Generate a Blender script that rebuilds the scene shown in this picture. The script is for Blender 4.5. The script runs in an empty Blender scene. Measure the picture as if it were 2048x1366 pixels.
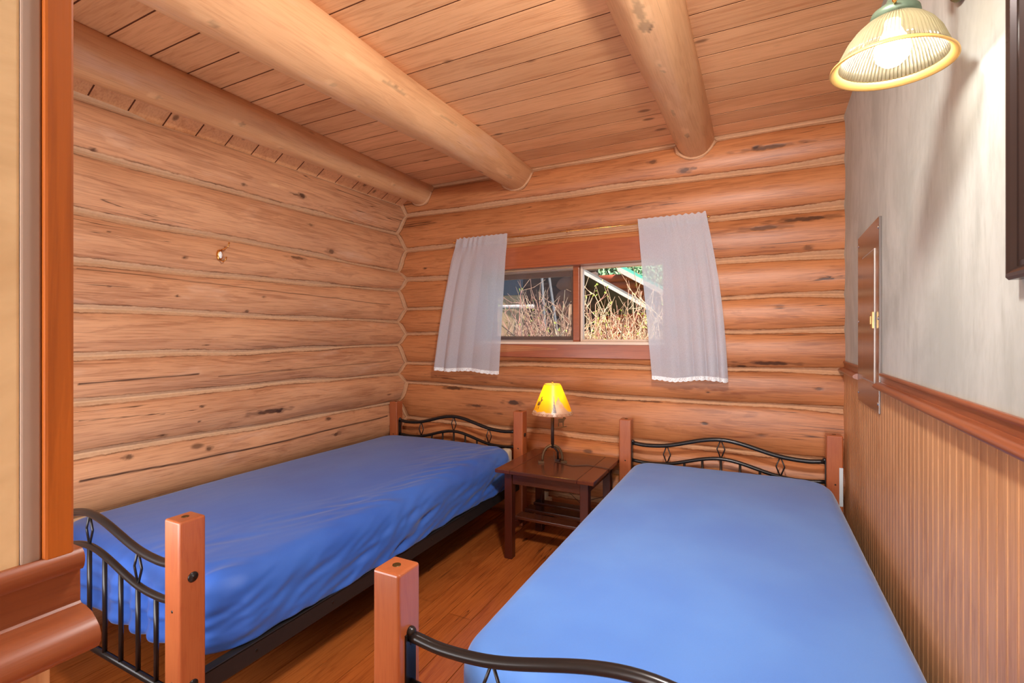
import bpy, bmesh, math, random
import numpy as np
from mathutils import Vector, Matrix, noise as mnoise

random.seed(7)
RNG = np.random.RandomState(11)
PI = math.pi
scene = bpy.context.scene
COL = scene.collection

# ------------------------------------------------------------------ camera
H = 1.23                       # eye height; the floor is z = 0
TH = math.radians(26.73)
FPX = 965.0
cam_d = bpy.data.cameras.new('camera')
cam = bpy.data.objects.new('camera', cam_d)
COL.objects.link(cam)
cam.location = (0, 0, H)
cam.rotation_euler = (PI / 2, 0, TH)
cam_d.sensor_width = 36.0
cam_d.lens = FPX / 2048 * 36.0
cam_d.shift_y = -10.0 / 2048
cam_d.clip_start = 0.02
scene.camera = cam
scene.view_settings.view_transform = 'Standard'
scene.view_settings.look = 'None'
scene.view_settings.gamma = 1.0
scene.view_settings.use_curve_mapping = False
scene.view_settings.exposure = 0.92

# ------------------------------------------------------------------ world + lights
world = bpy.data.worlds.new('world')
scene.world = world
world.use_nodes = True
wn = world.node_tree
wn.nodes.clear()
w_out = wn.nodes.new('ShaderNodeOutputWorld')
w_bg = wn.nodes.new('ShaderNodeBackground')
w_sky = wn.nodes.new('ShaderNodeTexSky')
w_sky.sky_type = 'HOSEK_WILKIE'
w_sky.turbidity = 3.0
w_sky.sun_direction = Vector((0.65, -0.30, 0.70)).normalized()
w_bg.inputs[1].default_value = 5.0
wn.links.new(w_sky.outputs[0], w_bg.inputs[0])
wn.links.new(w_bg.outputs[0], w_out.inputs[0])

def light(name, kind, loc, energy, color=(1, 1, 1), size=0.1, rot=None, size_y=None, target=None):
    d = bpy.data.lights.new(name, kind)
    d.energy = energy
    d.color = color
    if kind == 'AREA':
        d.size = size
        if size_y:
            d.shape = 'RECTANGLE'
            d.size_y = size_y
    elif kind == 'SUN':
        d.angle = size
    else:
        d.shadow_soft_size = size
    o = bpy.data.objects.new(name, d)
    COL.objects.link(o)
    o.location = loc
    if target is not None:
        o.rotation_euler = (Vector(target) - Vector(loc)).to_track_quat('-Z', 'Y').to_euler()
    elif rot:
        o.rotation_euler = rot
    return o

SUN_DIR = Vector((-0.60, 0.34, -0.72)).normalized()      # travel direction of sunlight
sun = light('sun', 'SUN', (0, 8, 8), 8.0, (1.0, 0.95, 0.88), 0.01)
sun.rotation_euler = SUN_DIR.to_track_quat('-Z', 'Y').to_euler()
# added fill light behind the camera; the hall has no modelled source
light('hall_fill', 'AREA', (-0.02, -2.1, 1.25), 42, (0.97, 0.98, 1.0), 0.6, size_y=1.8, target=(-0.45, 2.0, 1.95))
# added key light above the field of view, backing up the sconce; no fixture
light('added_key_light', 'AREA', (-0.08, 0.75, 2.08), 19, (1.0, 0.97, 0.93), 0.16, size_y=0.16, target=(-1.4, 2.0, 0.7))

# added low fill by the front wall, out of view; no window there
light('front_low_fill', 'AREA', (-1.45, 0.17, .80), 11.5, (0.95, 0.97, 1.0), 1.2, size_y=0.6, target=(-1.20, 2.0, 1.35))

# ------------------------------------------------------------------ helpers
def link(o):
    COL.objects.link(o)
    return o

def tag(o, label=None, cat=None, group=None, kind=None):
    if label: o['label'] = label
    if cat: o['category'] = cat
    if group: o['group'] = group
    if kind: o['kind'] = kind
    return o

def empty(name, loc, label, cat, group=None, kind=None):
    o = bpy.data.objects.new(name, None)
    o.empty_display_size = 0.1
    o.location = loc
    link(o)
    return tag(o, label, cat, group, kind)

class MB:
    """collects shapes in world space and links them as one mesh object"""
    def __init__(self):
        self.v = []; self.f = []; self.n = 0; self.sm = []; self.attr = {}
    def add(self, verts, faces, smooth=False):
        b = len(self.v)
        self.v.extend([tuple(p) for p in verts])
        self.f.extend([tuple(i + b for i in f) for f in faces])
        self.sm.extend([smooth] * len(faces))
        return self
    def box(self, x0, x1, y0, y1, z0, z1, M=None):
        vs = [(x, y, z) for x in (x0, x1) for y in (y0, y1) for z in (z0, z1)]
        if M is not None: vs = [M @ Vector(p) for p in vs]
        fs = [(0,1,3,2),(4,6,7,5),(0,4,5,1),(2,3,7,6),(0,2,6,4),(1,5,7,3)]
        return self.add(vs, fs)
    def tube(self, pts, r, seg=12, caps=True, closed=False):
        pts = [Vector(p) for p in pts]
        n = len(pts)
        rr = r if hasattr(r, '__len__') else [r] * n
        vs = []; fs = []
        up = None
        for i, p in enumerate(pts):
            if closed: t = pts[(i + 1) % n] - pts[i - 1]
            elif i == 0: t = pts[1] - pts[0]
            elif i == n - 1: t = pts[-1] - pts[-2]
            else: t = (pts[i+1] - pts[i]).normalized() + (pts[i] - pts[i-1]).normalized()
            if t.length < 1e-9: t = Vector((0, 0, 1))
            t.normalize()
            if up is None:
                up = Vector((0, 0, 1)) if abs(t.z) < .9 else Vector((0, 1, 0))
            a = t.cross(up)
            if a.length < 1e-6: a = t.orthogonal()
            a.normalize()
            b = a.cross(t).normalized(); up = b
            for k in range(seg):
                an = 2 * PI * k / seg
                vs.append(p + (a * math.cos(an) + b * math.sin(an)) * rr[i])
        m = n if closed else n - 1
        for i in range(m):
            j = (i + 1) % n
            for k in range(seg):
                k2 = (k + 1) % seg
                fs.append((i*seg+k, i*seg+k2, j*seg+k2, j*seg+k))
        if caps and not closed:
            fs.append(tuple(range(seg - 1, -1, -1)))
            fs.append(tuple((n - 1) * seg + k for k in range(seg)))
        return self.add(vs, fs, True)
    def lathe(self, prof, M=None, seg=32, rib=0.0, nrib=0, caps=False):
        vs = []; fs = []
        for (r, z) in prof:
            for k in range(seg):
                a = 2 * PI * k / seg
                q = r
                if rib and nrib: q = r + rib * math.cos(a * nrib)
                p = Vector((q * math.cos(a), q * math.sin(a), z))
                vs.append(M @ p if M is not None else p)
        for i in range(len(prof) - 1):
            for k in range(seg):
                k2 = (k + 1) % seg
                fs.append((i*seg+k, i*seg+k2, (i+1)*seg+k2, (i+1)*seg+k))
        if caps:
            fs.append(tuple(range(seg - 1, -1, -1)))
            fs.append(tuple((len(prof) - 1) * seg + k for k in range(seg)))
        return self.add(vs, fs, True)
    def sphere(self, c, r, seg=16, rings=10, sx=1, sy=1, sz=1):
        prof = [(max(1e-4, r * math.sin(PI * i / rings)), -r * math.cos(PI * i / rings)) for i in range(rings + 1)]
        M = Matrix.Translation(c) @ Matrix.Diagonal((sx, sy, sz, 1))
        return self.lathe(prof, M, seg)
    def prism(self, poly, d0, d1, axes, M=None):
        """poly: list of (a,b); extruded from d0 to d1; axes(a,b,d)->xyz"""
        n = len(poly)
        vs = [axes(a, b, d0) for a, b in poly] + [axes(a, b, d1) for a, b in poly]
        if M is not None: vs = [M @ Vector(p) for p in vs]
        fs = [tuple(range(n - 1, -1, -1)), tuple(range(n, 2 * n))]
        for i in range(n):
            j = (i + 1) % n
            fs.append((i, j, n + j, n + i))
        return self.add(vs, fs)
    def build(self, name, mat, parent=None, bevel=0.0, segs=2, M=None, tone=None):
        me = bpy.data.meshes.new(name)
        vs = self.v
        if M is not None: vs = [tuple(M @ Vector(p)) for p in vs]
        me.from_pydata([tuple(p) for p in vs], [], self.f)
        me.polygons.foreach_set('use_smooth', self.sm)
        bm = bmesh.new(); bm.from_mesh(me)
        bmesh.ops.recalc_face_normals(bm, faces=bm.faces[:])
        bm.to_mesh(me); bm.free()
        if tone is not None:
            a = me.attributes.new('tone', 'FLOAT', 'POINT')
            a.data.foreach_set('value', np.array(tone, dtype=np.float32))
        me.materials.append(mat)
        o = bpy.data.objects.new(name, me)
        link(o)
        if parent is not None:
            o.parent = parent
            o.matrix_parent_inverse = Matrix.Identity(4)
            pm = Matrix.Translation(parent_loc(parent))
            me.transform(pm.inverted())
        if bevel > 0:
            m = o.modifiers.new('bevel', 'BEVEL')
            m.width = bevel; m.segments = segs; m.limit_method = 'ANGLE'; m.angle_limit = math.radians(40)
            m.harden_normals = False
        return o

def parent_loc(p):
    l = Vector((0, 0, 0))
    while p is not None:
        l = l + p.location
        p = p.parent
    return l

def grid_obj(name, P, mat, parent=None, attrs=None, drop=None, smooth=True, solid=0.0):
    """P: (n,m,3) array -> quad grid mesh object"""
    n, m = P.shape[:2]
    vs = P.reshape(-1, 3)
    idx = np.arange(n * m).reshape(n, m)
    q = np.stack([idx[:-1, :-1], idx[1:, :-1], idx[1:, 1:], idx[:-1, 1:]], -1).reshape(-1, 4)
    if drop is not None:
        q = q[~drop.reshape(-1)]
    me = bpy.data.meshes.new(name)
    if parent is not None:
        vs = vs - np.array(parent_loc(parent))
    me.from_pydata(vs.tolist(), [], q.tolist())
    me.polygons.foreach_set('use_smooth', [smooth] * len(me.polygons))
    for k, a in (attrs or {}).items():
        at = me.attributes.new(k, 'FLOAT', 'POINT')
        at.data.foreach_set('value', a.reshape(-1).astype(np.float32))
    me.materials.append(mat)
    o = bpy.data.objects.new(name, me)
    link(o)
    if parent is not None: o.parent = parent
    if solid:
        s = o.modifiers.new('solid', 'SOLIDIFY'); s.thickness = solid; s.offset = 0
    return o

def wav(s, seed, amp, k0=2.0, n=5):
    r = np.random.RandomState(seed)
    out = 0
    for i in range(n):
        out = out + math.pow(.7, i) * np.sin(s * k0 * (1 + i * .9 + r.rand() * .5) + r.rand() * 6.28)
    return out * amp / 1.8

def sstep(a, b, x):
    t = np.clip((x - a) / (b - a), 0, 1)
    return t * t * (3 - 2 * t)

def cspline(keys, xs):
    """smooth interpolation through keys (x,z)"""
    kx = np.array([k[0] for k in keys]); kz = np.array([k[1] for k in keys])
    out = []
    for x in xs:
        i = int(np.clip(np.searchsorted(kx, x) - 1, 0, len(kx) - 2))
        p1, p2 = kz[i], kz[i+1]
        h = kx[i+1] - kx[i]
        m1 = 0 if i == 0 else (kz[i+1] - kz[i-1]) / (kx[i+1] - kx[i-1])
        m2 = 0 if i == len(kx) - 2 else (kz[i+2] - kz[i]) / (kx[i+2] - kx[i])
        t = (x - kx[i]) / h
        out.append((2*t**3-3*t**2+1)*p1 + (t**3-2*t**2+t)*h*m1 + (-2*t**3+3*t**2)*p2 + (t**3-t**2)*h*m2)
    return out

# pixel -> world helpers (same camera model)
def ray(px, py):
    u = (px - 1024) / FPX; v = (673 - py) / FPX
    return Vector((u * math.cos(TH) - math.sin(TH), u * math.sin(TH) + math.cos(TH), v))
def at_y(px, py, y):
    d = ray(px, py); t = y / d.y
    return Vector((d.x * t, y, H + d.z * t))
def at_x(px, py, x):
    d = ray(px, py); t = x / d.x
    return Vector((x, d.y * t, H + d.z * t))

# ------------------------------------------------------------------ materials
def srgb(r, g, b):
    f = lambda c: ((c / 255) / 12.92 if c / 255 <= .04045 else (((c / 255) + .055) / 1.055) ** 2.4)
    return (f(r), f(g), f(b), 1)

class NT:
    def __init__(self, name):
        self.m = bpy.data.materials.new(name)
        self.m.use_nodes = True
        self.t = self.m.node_tree
        self.b = self.t.nodes['Principled BSDF']
        self.out = self.t.nodes['Material Output']
    def n(self, typ, **kw):
        nd = self.t.nodes.new(typ)
        for k, v in kw.items(): setattr(nd, k, v)
        return nd
    def l(self, a, b): self.t.links.new(a, b)
    def val(self, sock, x):
        if hasattr(x, 'is_linked') or hasattr(x, 'links'): self.l(x, sock)
        else: sock.default_value = x
    def math(self, op, a, b=None, c=None, clamp=False):
        nd = self.n('ShaderNodeMath', operation=op); nd.use_clamp = clamp
        self.val(nd.inputs[0], a)
        if b is not None: self.val(nd.inputs[1], b)
        if c is not None: self.val(nd.inputs[2], c)
        return nd.outputs[0]
    def mix(self, f, a, b, mode='MIX'):
        nd = self.n('ShaderNodeMix', data_type='RGBA', blend_type=mode)
        self.val(nd.inputs[0], f); self.val(nd.inputs[6], a); self.val(nd.inputs[7], b)
        return nd.outputs[2]
    def coords(self, scale=(1, 1, 1), rot=(0, 0, 0), loc=(0, 0, 0)):
        g = self.n('ShaderNodeNewGeometry')
        mp = self.n('ShaderNodeMapping')
        mp.inputs['Scale'].default_value = scale
        mp.inputs['Rotation'].default_value = rot
        mp.inputs['Location'].default_value = loc
        self.l(g.outputs['Position'], mp.inputs[0])
        return mp.outputs[0]
    def noise(self, vec, scale=1.0, detail=4, rough=.55, dist=0.0):
        nd = self.n('ShaderNodeTexNoise')
        self.l(vec, nd.inputs['Vector'])
        nd.inputs['Scale'].default_value = scale
        nd.inputs['Detail'].default_value = detail
        nd.inputs['Roughness'].default_value = rough
        nd.inputs['Distortion'].default_value = dist
        return nd.outputs[0]
    def ramp(self, x, a, b, ca=0.0, cb=1.0):
        nd = self.n('ShaderNodeMapRange', interpolation_type='SMOOTHSTEP')
        self.val(nd.inputs[0], x)
        nd.inputs[1].default_value = a; nd.inputs[2].default_value = b
        nd.inputs[3].default_value = ca; nd.inputs[4].default_value = cb
        return nd.outputs[0]
    def attr(self, name):
        nd = self.n('ShaderNodeAttribute'); nd.attribute_name = name
        return nd.outputs['Fac']
    def bump(self, h, strength=.3, dist=.01):
        nd = self.n('ShaderNodeBump')
        nd.inputs['Strength'].default_value = strength
        nd.inputs['Distance'].default_value = dist
        self.l(h, nd.inputs['Height'])
        self.l(nd.outputs[0], self.b.inputs['Normal'])
    def set(self, **kw):
        for k, v in kw.items():
            self.val(self.b.inputs[k.replace('_', ' ')], v)
        return self

def wood(name, light_c, dark_c, axis='y', rough=.45, grain=1.0, knots=.35, spec=.4, cracks=0.0, scale=1.0,
         use_tone=False, chink=None, coat=0.0, bump=.25, grey=0.0):
    m = NT(name)
    def sc(al, ac):
        s = [ac * scale] * 3
        s['xyz'.index(axis)] = al * scale
        return tuple(s)
    jit = m.coords(sc(1.0, 9.0))
    vec = jit
    if use_tone:
        # shift grain from plank to plank
        tn = m.attr('tone')
        cx = m.n('ShaderNodeCombineXYZ')
        k = m.math('MULTIPLY', tn, 37.0)
        m.l(k, cx.inputs[0]); m.l(k, cx.inputs[1]); m.l(k, cx.inputs[2])
        va = m.n('ShaderNodeVectorMath', operation='ADD')
        m.l(jit, va.inputs[0]); m.l(cx.outputs[0], va.inputs[1])
        vec = va.outputs[0]
    n1 = m.noise(vec, 1.3, 5, .6, 1.2)
    sep = m.math('MULTIPLY', n1, 22.0)
    rings = m.math('SINE', sep)
    rings = m.ramp(rings, -.2, 1.0)
    n2 = m.noise(m.coords(sc(6, 160)), 1.0, 3, .6)
    n3 = m.noise(m.coords(sc(1.2, 2.6)), 1.0, 3, .5)
    f = m.math('ADD', m.math('MULTIPLY', rings, .22 * grain), m.math('MULTIPLY', m.ramp(n2, .4, .75), .35 * grain))
    f = m.math('ADD', f, m.math('MULTIPLY', m.ramp(n3, .35, .7), .35), clamp=True)
    col = m.mix(f, light_c, dark_c)
    if grey:
        ng = m.noise(m.coords(sc(2.0, 7)), 1.0, 4, .6)
        col = m.mix(m.math('MULTIPLY', m.ramp(ng, .55, .72), grey), col, srgb(225, 190, 165))
    if use_tone:
        tn = m.attr('tone')
        br = m.math('MULTIPLY_ADD', tn, .20, .90)
        mm = m.n('ShaderNodeVectorMath', operation='SCALE')
        m.l(col, mm.inputs[0]); m.l(br, mm.inputs['Scale'])
        col = mm.outputs[0]
    if knots:
        vo = m.n('ShaderNodeTexVoronoi')
        nd = m.noise(m.coords((1, 1, 1)), 14.0, 2)
        kv = m.coords(sc(2.2, 5.0))
        m.l(kv, vo.inputs['Vector']); vo.inputs['Scale'].default_value = 1.5
        d = m.math('ADD', vo.outputs['Distance'], m.math('MULTIPLY', nd, .06))
        kf = m.ramp(d, .09, .17, 1.0, 0.0)
        wn_ = m.n('ShaderNodeTexWhiteNoise', noise_dimensions='3D')
        m.l(vo.outputs['Position'], wn_.inputs['Vector'])
        kf = m.math('MULTIPLY', kf, m.ramp(wn_.outputs['Value'], 1 - knots, 1 - knots + .05))
        col = m.mix(m.math('MULTIPLY', kf, .75), col, tuple(c * .28 for c in dark_c[:3]) + (1,))
    if cracks:
        cn = m.noise(m.coords(sc(.8, 34), loc=(3, 5, 1)), 1.0, 2, .4, .3)
        c1 = m.math('ABSOLUTE', m.math('SUBTRACT', cn, .5))
        c1 = m.ramp(c1, .0, .012, 1.0, 0.0)
        gate = m.ramp(m.noise(m.coords(sc(.9, 5), loc=(9, 2, 4)), 1.0, 2), .53, .6)
        cf = m.math('MULTIPLY', m.math('MULTIPLY', c1, gate), cracks)
        col = m.mix(cf, col, (.035, .012, .006, 1))
    if chink is not None:
        mk = m.attr('mark')
        col = m.mix(mk, col, (.05, .018, .008, 1))
        pt = m.attr('pale')
        col = m.mix(m.math('MULTIPLY', pt, .6), col, srgb(238, 190, 140))
        cd = m.attr('chd')
        nn = m.noise(m.coords((1, 1, 1)), 30.0, 3)
        cdn = m.math('ADD', cd, m.math('MULTIPLY_ADD', nn, .010, -.005))
        cf = m.ramp(cdn, -.0015, .0015, 1.0, 0.0)
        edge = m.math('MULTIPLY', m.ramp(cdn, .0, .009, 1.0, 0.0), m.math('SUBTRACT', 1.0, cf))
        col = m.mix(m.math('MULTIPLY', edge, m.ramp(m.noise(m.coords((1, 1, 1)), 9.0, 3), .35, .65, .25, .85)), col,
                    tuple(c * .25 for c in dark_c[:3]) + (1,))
        nc = m.noise(m.coords((1, 1, 1)), 60.0, 3)
        cc = m.mix(nc, chink, tuple(c * .72 for c in chink[:3]) + (1,))
        col = m.mix(cf, col, cc)
        rr = m.math('MULTIPLY_ADD', cf, .4, rough, clamp=True)
        m.val(m.b.inputs['Roughness'], rr)
    else:
        m.val(m.b.inputs['Roughness'], m.math('MULTIPLY_ADD', n3, .2, rough - .1))
    m.val(m.b.inputs['Base Color'], col)
    m.b.inputs['Specular IOR Level'].default_value = spec
    m.b.inputs['Coat Weight'].default_value = coat
    m.b.inputs['Coat Roughness'].default_value = .2
    hb = m.math('SUBTRACT', m.math('MULTIPLY', n2, .5), f)
    m.bump(hb, bump, .002)
    return m.m

def plain(name, col, rough=.5, metal=0.0, spec=.5, var=0.0, vscale=20.0, bump=0.0, coat=0.0):
    m = NT(name)
    n = m.noise(m.coords(), vscale, 4)
    c = m.mix(m.math('MULTIPLY', n, var), col, tuple(x * .6 for x in col[:3]) + (1,))
    m.val(m.b.inputs['Base Color'], c)
    m.set(Roughness=rough, Metallic=metal)
    m.b.inputs['Specular IOR Level'].default_value = spec
    m.b.inputs['Coat Weight'].default_value = coat
    if bump: m.bump(n, bump, .003)
    return m.m

MAT = {}
CH = srgb(210, 160, 120)
MAT['log_back'] = wood('log_back_wall', srgb(196, 126, 78), srgb(134, 74, 40), 'x', .42, 1.25, .10, .45, .8, chink=CH, bump=.3)
MAT['log_left'] = wood('log_left_wall', srgb(218, 162, 120), srgb(156, 100, 68), 'y', .38, 1.25, .10, .5, .8, chink=srgb(222, 180, 142), bump=.3, grey=.35)
MAT['beam'] = wood('peeled_log_beam', srgb(224, 172, 124), srgb(182, 124, 82), 'y', .38, .8, .14, .5, .35, chink=CH, bump=.25, grey=.3)
MAT['ceil'] = wood('ceiling_pine', srgb(234, 176, 126), srgb(192, 126, 80), 'x', .42, 1.15, .8, .4, 0, use_tone=True, bump=.25)
MAT['floor'] = wood('floor_pine', srgb(190, 104, 46), srgb(112, 40, 12), 'y', .22, 1.0, .25, .5, .7, use_tone=True, coat=.3, bump=.2)
MAT['trimw'] = wood('stained_trim', srgb(142, 76, 44), srgb(100, 44, 24), 'y', .35, .9, 0, .5, 0, coat=.2)
MAT['trimx'] = wood('stained_window_wood', srgb(170, 90, 52), srgb(124, 56, 32), 'x', .32, .8, .1, .5, 0, coat=.2)
MAT['trimz'] = wood('stained_post_trim', srgb(184, 98, 34), srgb(130, 62, 18), 'z', .4, .9, 0, .4, 0)
MAT['post'] = wood('bed_post_wood', srgb(176, 98, 56), srgb(142, 62, 34), 'z', .32, .7, 0, .5, 0, scale=2.2, coat=.35, bump=.08)
MAT['table'] = wood('dark_table_wood', srgb(84, 40, 24), srgb(46, 18, 12), 'x', .22, .9, 0, .5, 0, scale=1.5, coat=.4, bump=.1)
MAT['tablez'] = wood('dark_table_leg_wood', srgb(80, 30, 18), srgb(44, 16, 10), 'z', .3, .8, 0, .5, 0, scale=1.5, coat=.2, bump=.1)
MAT['metal'] = plain('black_enamel_metal', srgb(38, 33, 32), .28, .3, .6, .2)
MAT['rail'] = plain('angle_iron', srgb(52, 48, 48), .4, .4, .5, .5, 60)
MAT['brass'] = plain('brass', srgb(226, 170, 96), .25, 1.0)
MAT['chrome'] = plain('bright_screw', srgb(210, 210, 205), .25, 1.0)
MAT['verdigris'] = plain('verdigris_brass', srgb(128, 142, 96), .4, .45, .5, .6, 30)
MAT['greencap'] = plain('green_grey_metal', srgb(108, 126, 104), .4, .4, .5, .5, 40)
MAT['iron'] = plain('brown_iron', srgb(112, 84, 58), .5, .6, .4, .6, 80)
MAT['irond'] = plain('dark_iron', srgb(70, 50, 44), .5, .5, .4, .5, 80)
MAT['white_plastic'] = plain('ivory_plastic', srgb(232, 222, 196), .4)
MAT['black_plastic'] = plain('black_plastic', srgb(18, 16, 16), .4)
MAT['cord'] = plain('brown_cord', srgb(70, 44, 30), .5)
MAT['jamb_white'] = plain('pale_frame', srgb(226, 200, 178), .4, 0, .5, .2)

def m_panel():
    m = NT('satin_panel_metal')
    n = m.noise(m.coords((80, 80, 2)), 1.0, 3)
    m.val(m.b.inputs['Base Color'], m.mix(n, srgb(150, 138, 132), srgb(120, 108, 104)))
    m.set(Roughness=.22, Metallic=.85)
    return m.m
MAT['panel'] = m_panel()

def m_wallpaper():
    m = NT('mottled_wallpaper')
    n1 = m.noise(m.coords((3.0, 3.0, 2.0)), 1.0, 6, .65, .4)
    n2 = m.noise(m.coords((38, 38, 7)), 1.0, 4, .6)
    n3 = m.noise(m.coords((9, 9, 3)), 1.0, 5, .7)
    c = m.mix(m.ramp(n1, .35, .68), srgb(205, 207, 198), srgb(180, 183, 174))
    c = m.mix(m.math('MULTIPLY', m.ramp(n3, .5, .75), .5), c, srgb(164, 166, 156))
    c = m.mix(m.math('MULTIPLY', m.ramp(n2, .5, .8), .35), c, srgb(154, 154, 140))
    m.val(m.b.inputs['Base Color'], c)
    m.set(Roughness=.85)
    m.bump(n2, .15, .002)
    return m.m
MAT['paper'] = m_wallpaper()

def m_plaster():
    m = NT('cream_plaster')
    n1 = m.noise(m.coords((8, 8, 12)), 1.0, 5, .6, .6)
    c = m.mix(m.ramp(n1, .4, .7), srgb(226, 194, 146), srgb(206, 170, 122))
    m.val(m.b.inputs['Base Color'], c)
    m.set(Roughness=.8)
    m.bump(n1, .3, .004)
    return m.m
MAT['plaster'] = m_plaster()
MAT['bead'] = wood('oak_beadboard', srgb(212, 158, 110), srgb(172, 116, 72), 'z', .45, 1.2, 0, .4, 0, scale=1.6, bump=.1)

def m_sheet(name, c1, c2):
    m = NT(name)
    n1 = m.noise(m.coords((400, 400, 400)), 1.0, 2)
    n2 = m.noise(m.coords((2, 2, 2)), 1.0, 3)
    c = m.mix(m.ramp(n2, .3, .7), c1, c2)
    c = m.mix(m.math('MULTIPLY', n1, .25), c, tuple(x * .7 for x in c2[:3]) + (1,))
    m.val(m.b.inputs['Base Color'], c)
    m.set(Roughness=.55)
    m.b.inputs['Sheen Weight'].default_value = .25
    m.b.inputs['Sheen Roughness'].default_value = .4
    m.b.inputs['Specular IOR Level'].default_value = .35
    w = m.noise(m.coords((9, 3, 9), rot=(0, 0, .5)), 1.0, 4, .5, .8)
    m.bump(w, .12, .01)
    return m.m
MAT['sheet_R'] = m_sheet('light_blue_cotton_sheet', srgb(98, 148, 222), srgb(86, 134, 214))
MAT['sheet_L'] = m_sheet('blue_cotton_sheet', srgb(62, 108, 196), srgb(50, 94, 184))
MAT['mattress'] = plain('quilted_ticking', srgb(196, 186, 170), .8, 0, .3, .4, 30)

def m_curtain():
    m = NT('sheer_white_cotton')
    m.t.nodes.remove(m.b)
    n = m.noise(m.coords((250, 250, 250)), 1.0, 2)
    d = m.n('ShaderNodeBsdfDiffuse'); d.inputs[0].default_value = (.72, .81, .92, 1)
    t = m.n('ShaderNodeBsdfTranslucent'); t.inputs[0].default_value = (.86, .89, .93, 1)
    tr = m.n('ShaderNodeBsdfTransparent')
    a = m.n('ShaderNodeMixShader'); m.l(d.outputs[0], a.inputs[1]); m.l(t.outputs[0], a.inputs[2]); a.inputs[0].default_value = .5
    b = m.n('ShaderNodeMixShader'); m.l(a.outputs[0], b.inputs[1]); m.l(tr.outputs[0], b.inputs[2])
    m.val(b.inputs[0], m.ramp(n, .3, .7, .16, .26))
    m.l(b.outputs[0], m.out.inputs[0])
    return m.m
MAT['curtain'] = m_curtain()

def m_lace():
    m = NT('cotton_lace')
    m.t.nodes.remove(m.b)
    vo = m.n('ShaderNodeTexVoronoi'); m.l(m.coords((1, 1, 1)), vo.inputs['Vector']); vo.inputs['Scale'].default_value = 170.0
    d = m.n('ShaderNodeBsdfDiffuse'); d.inputs[0].default_value = (.82, .82, .82, 1)
    tr = m.n('ShaderNodeBsdfTransparent')
    b = m.n('ShaderNodeMixShader'); m.l(d.outputs[0], b.inputs[1]); m.l(tr.outputs[0], b.inputs[2])
    m.val(b.inputs[0], m.ramp(vo.outputs['Distance'], .22, .32, .85, 0.0))
    m.l(b.outputs[0], m.out.inputs[0])
    return m.m
MAT['lace'] = m_lace()

def m_glass(name, gloss=.06, tint=(1, 1, 1, 1), haze=0.0, hz=(.5, .55, .6, 1)):
    m = NT(name)
    m.t.nodes.remove(m.b)
    tr = m.n('ShaderNodeBsdfTransparent'); tr.inputs[0].default_value = tint
    g = m.n('ShaderNodeBsdfGlossy'); g.inputs['Roughness'].default_value = .02
    fr = m.n('ShaderNodeFresnel'); fr.inputs[0].default_value = 1.45
    a = m.n('ShaderNodeMixShader'); m.l(tr.outputs[0], a.inputs[1]); m.l(g.outputs[0], a.inputs[2])
    m.val(a.inputs[0], m.math('ADD', fr.outputs[0], gloss, clamp=True))
    last = a
    if haze:
        d = m.n('ShaderNodeBsdfDiffuse'); d.inputs[0].default_value = hz
        b = m.n('ShaderNodeMixShader'); m.l(a.outputs[0], b.inputs[1]); m.l(d.outputs[0], b.inputs[2])
        n = m.noise(m.coords((6, 6, 1.5)), 1.0, 4)
        m.val(b.inputs[0], m.ramp(n, .3, .8, haze * .5, haze * 1.5))
        last = b
    m.l(last.outputs[0], m.out.inputs[0])
    return m.m
MAT['pane'] = m_glass('clear_pane', 0.0)
MAT['screen'] = m_glass('insect_mesh', 0.0, (.74, .76, .80, 1), .05, (.35, .4, .46, 1))

def m_shadeglass():
    m = NT('ribbed_cream_glass')
    m.t.nodes.remove(m.b)
    d = m.n('ShaderNodeBsdfDiffuse'); d.inputs[0].default_value = (.34, .30, .20, 1)
    t = m.n('ShaderNodeBsdfTranslucent'); t.inputs[0].default_value = (.40, .35, .22, 1)
    tr = m.n('ShaderNodeBsdfTransparent'); tr.inputs[0].default_value = (.62, .58, .48, 1)
    g = m.n('ShaderNodeBsdfGlossy'); g.inputs['Roughness'].default_value = .12
    a = m.n('ShaderNodeMixShader'); m.l(d.outputs[0], a.inputs[1]); m.l(t.outputs[0], a.inputs[2]); a.inputs[0].default_value = .5
    b = m.n('ShaderNodeMixShader'); m.l(a.outputs[0], b.inputs[1]); m.l(tr.outputs[0], b.inputs[2]); b.inputs[0].default_value = .40
    c = m.n('ShaderNodeMixShader'); m.l(b.outputs[0], c.inputs[1]); m.l(g.outputs[0], c.inputs[2]); c.inputs[0].default_value = .08
    m.l(c.outputs[0], m.out.inputs[0])
    return m.m
MAT['shadeglass'] = m_shadeglass()
MAT['amber'] = plain('amber_glass_rim', srgb(226, 176, 96), .25, 0, .5)

def m_emit(name, col, s):
    m = NT(name)
    m.t.nodes.remove(m.b)
    e = m.n('ShaderNodeEmission'); e.inputs[0].default_value = col; e.inputs[1].default_value = s
    m.l(e.outputs[0], m.out.inputs[0])
    return m.m
MAT['bulb'] = m_emit('lit_bulb', (1, .95, .87, 1), 26.0)
MAT['bulb2'] = m_emit('warm_lit_bulb', (1, .66, .16, 1), 26.0)

# ------------------------------------------------------------------ room surfaces
CEIL = H + 1.15
YB = 3.03            # mean plane of the back wall seams
XL = -2.51           # mean plane of the left wall seams
R1 = 1.30            # right wall turn in degrees
def right_x(y): return .4145 + (y - YB) * math.tan(math.radians(R1))

def zc(x):           # ceiling height as a function of x (the plank strip by the left wall slopes down)
    return np.where(x > -2.26, CEIL, CEIL + (x + 2.26) * .62)

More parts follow.
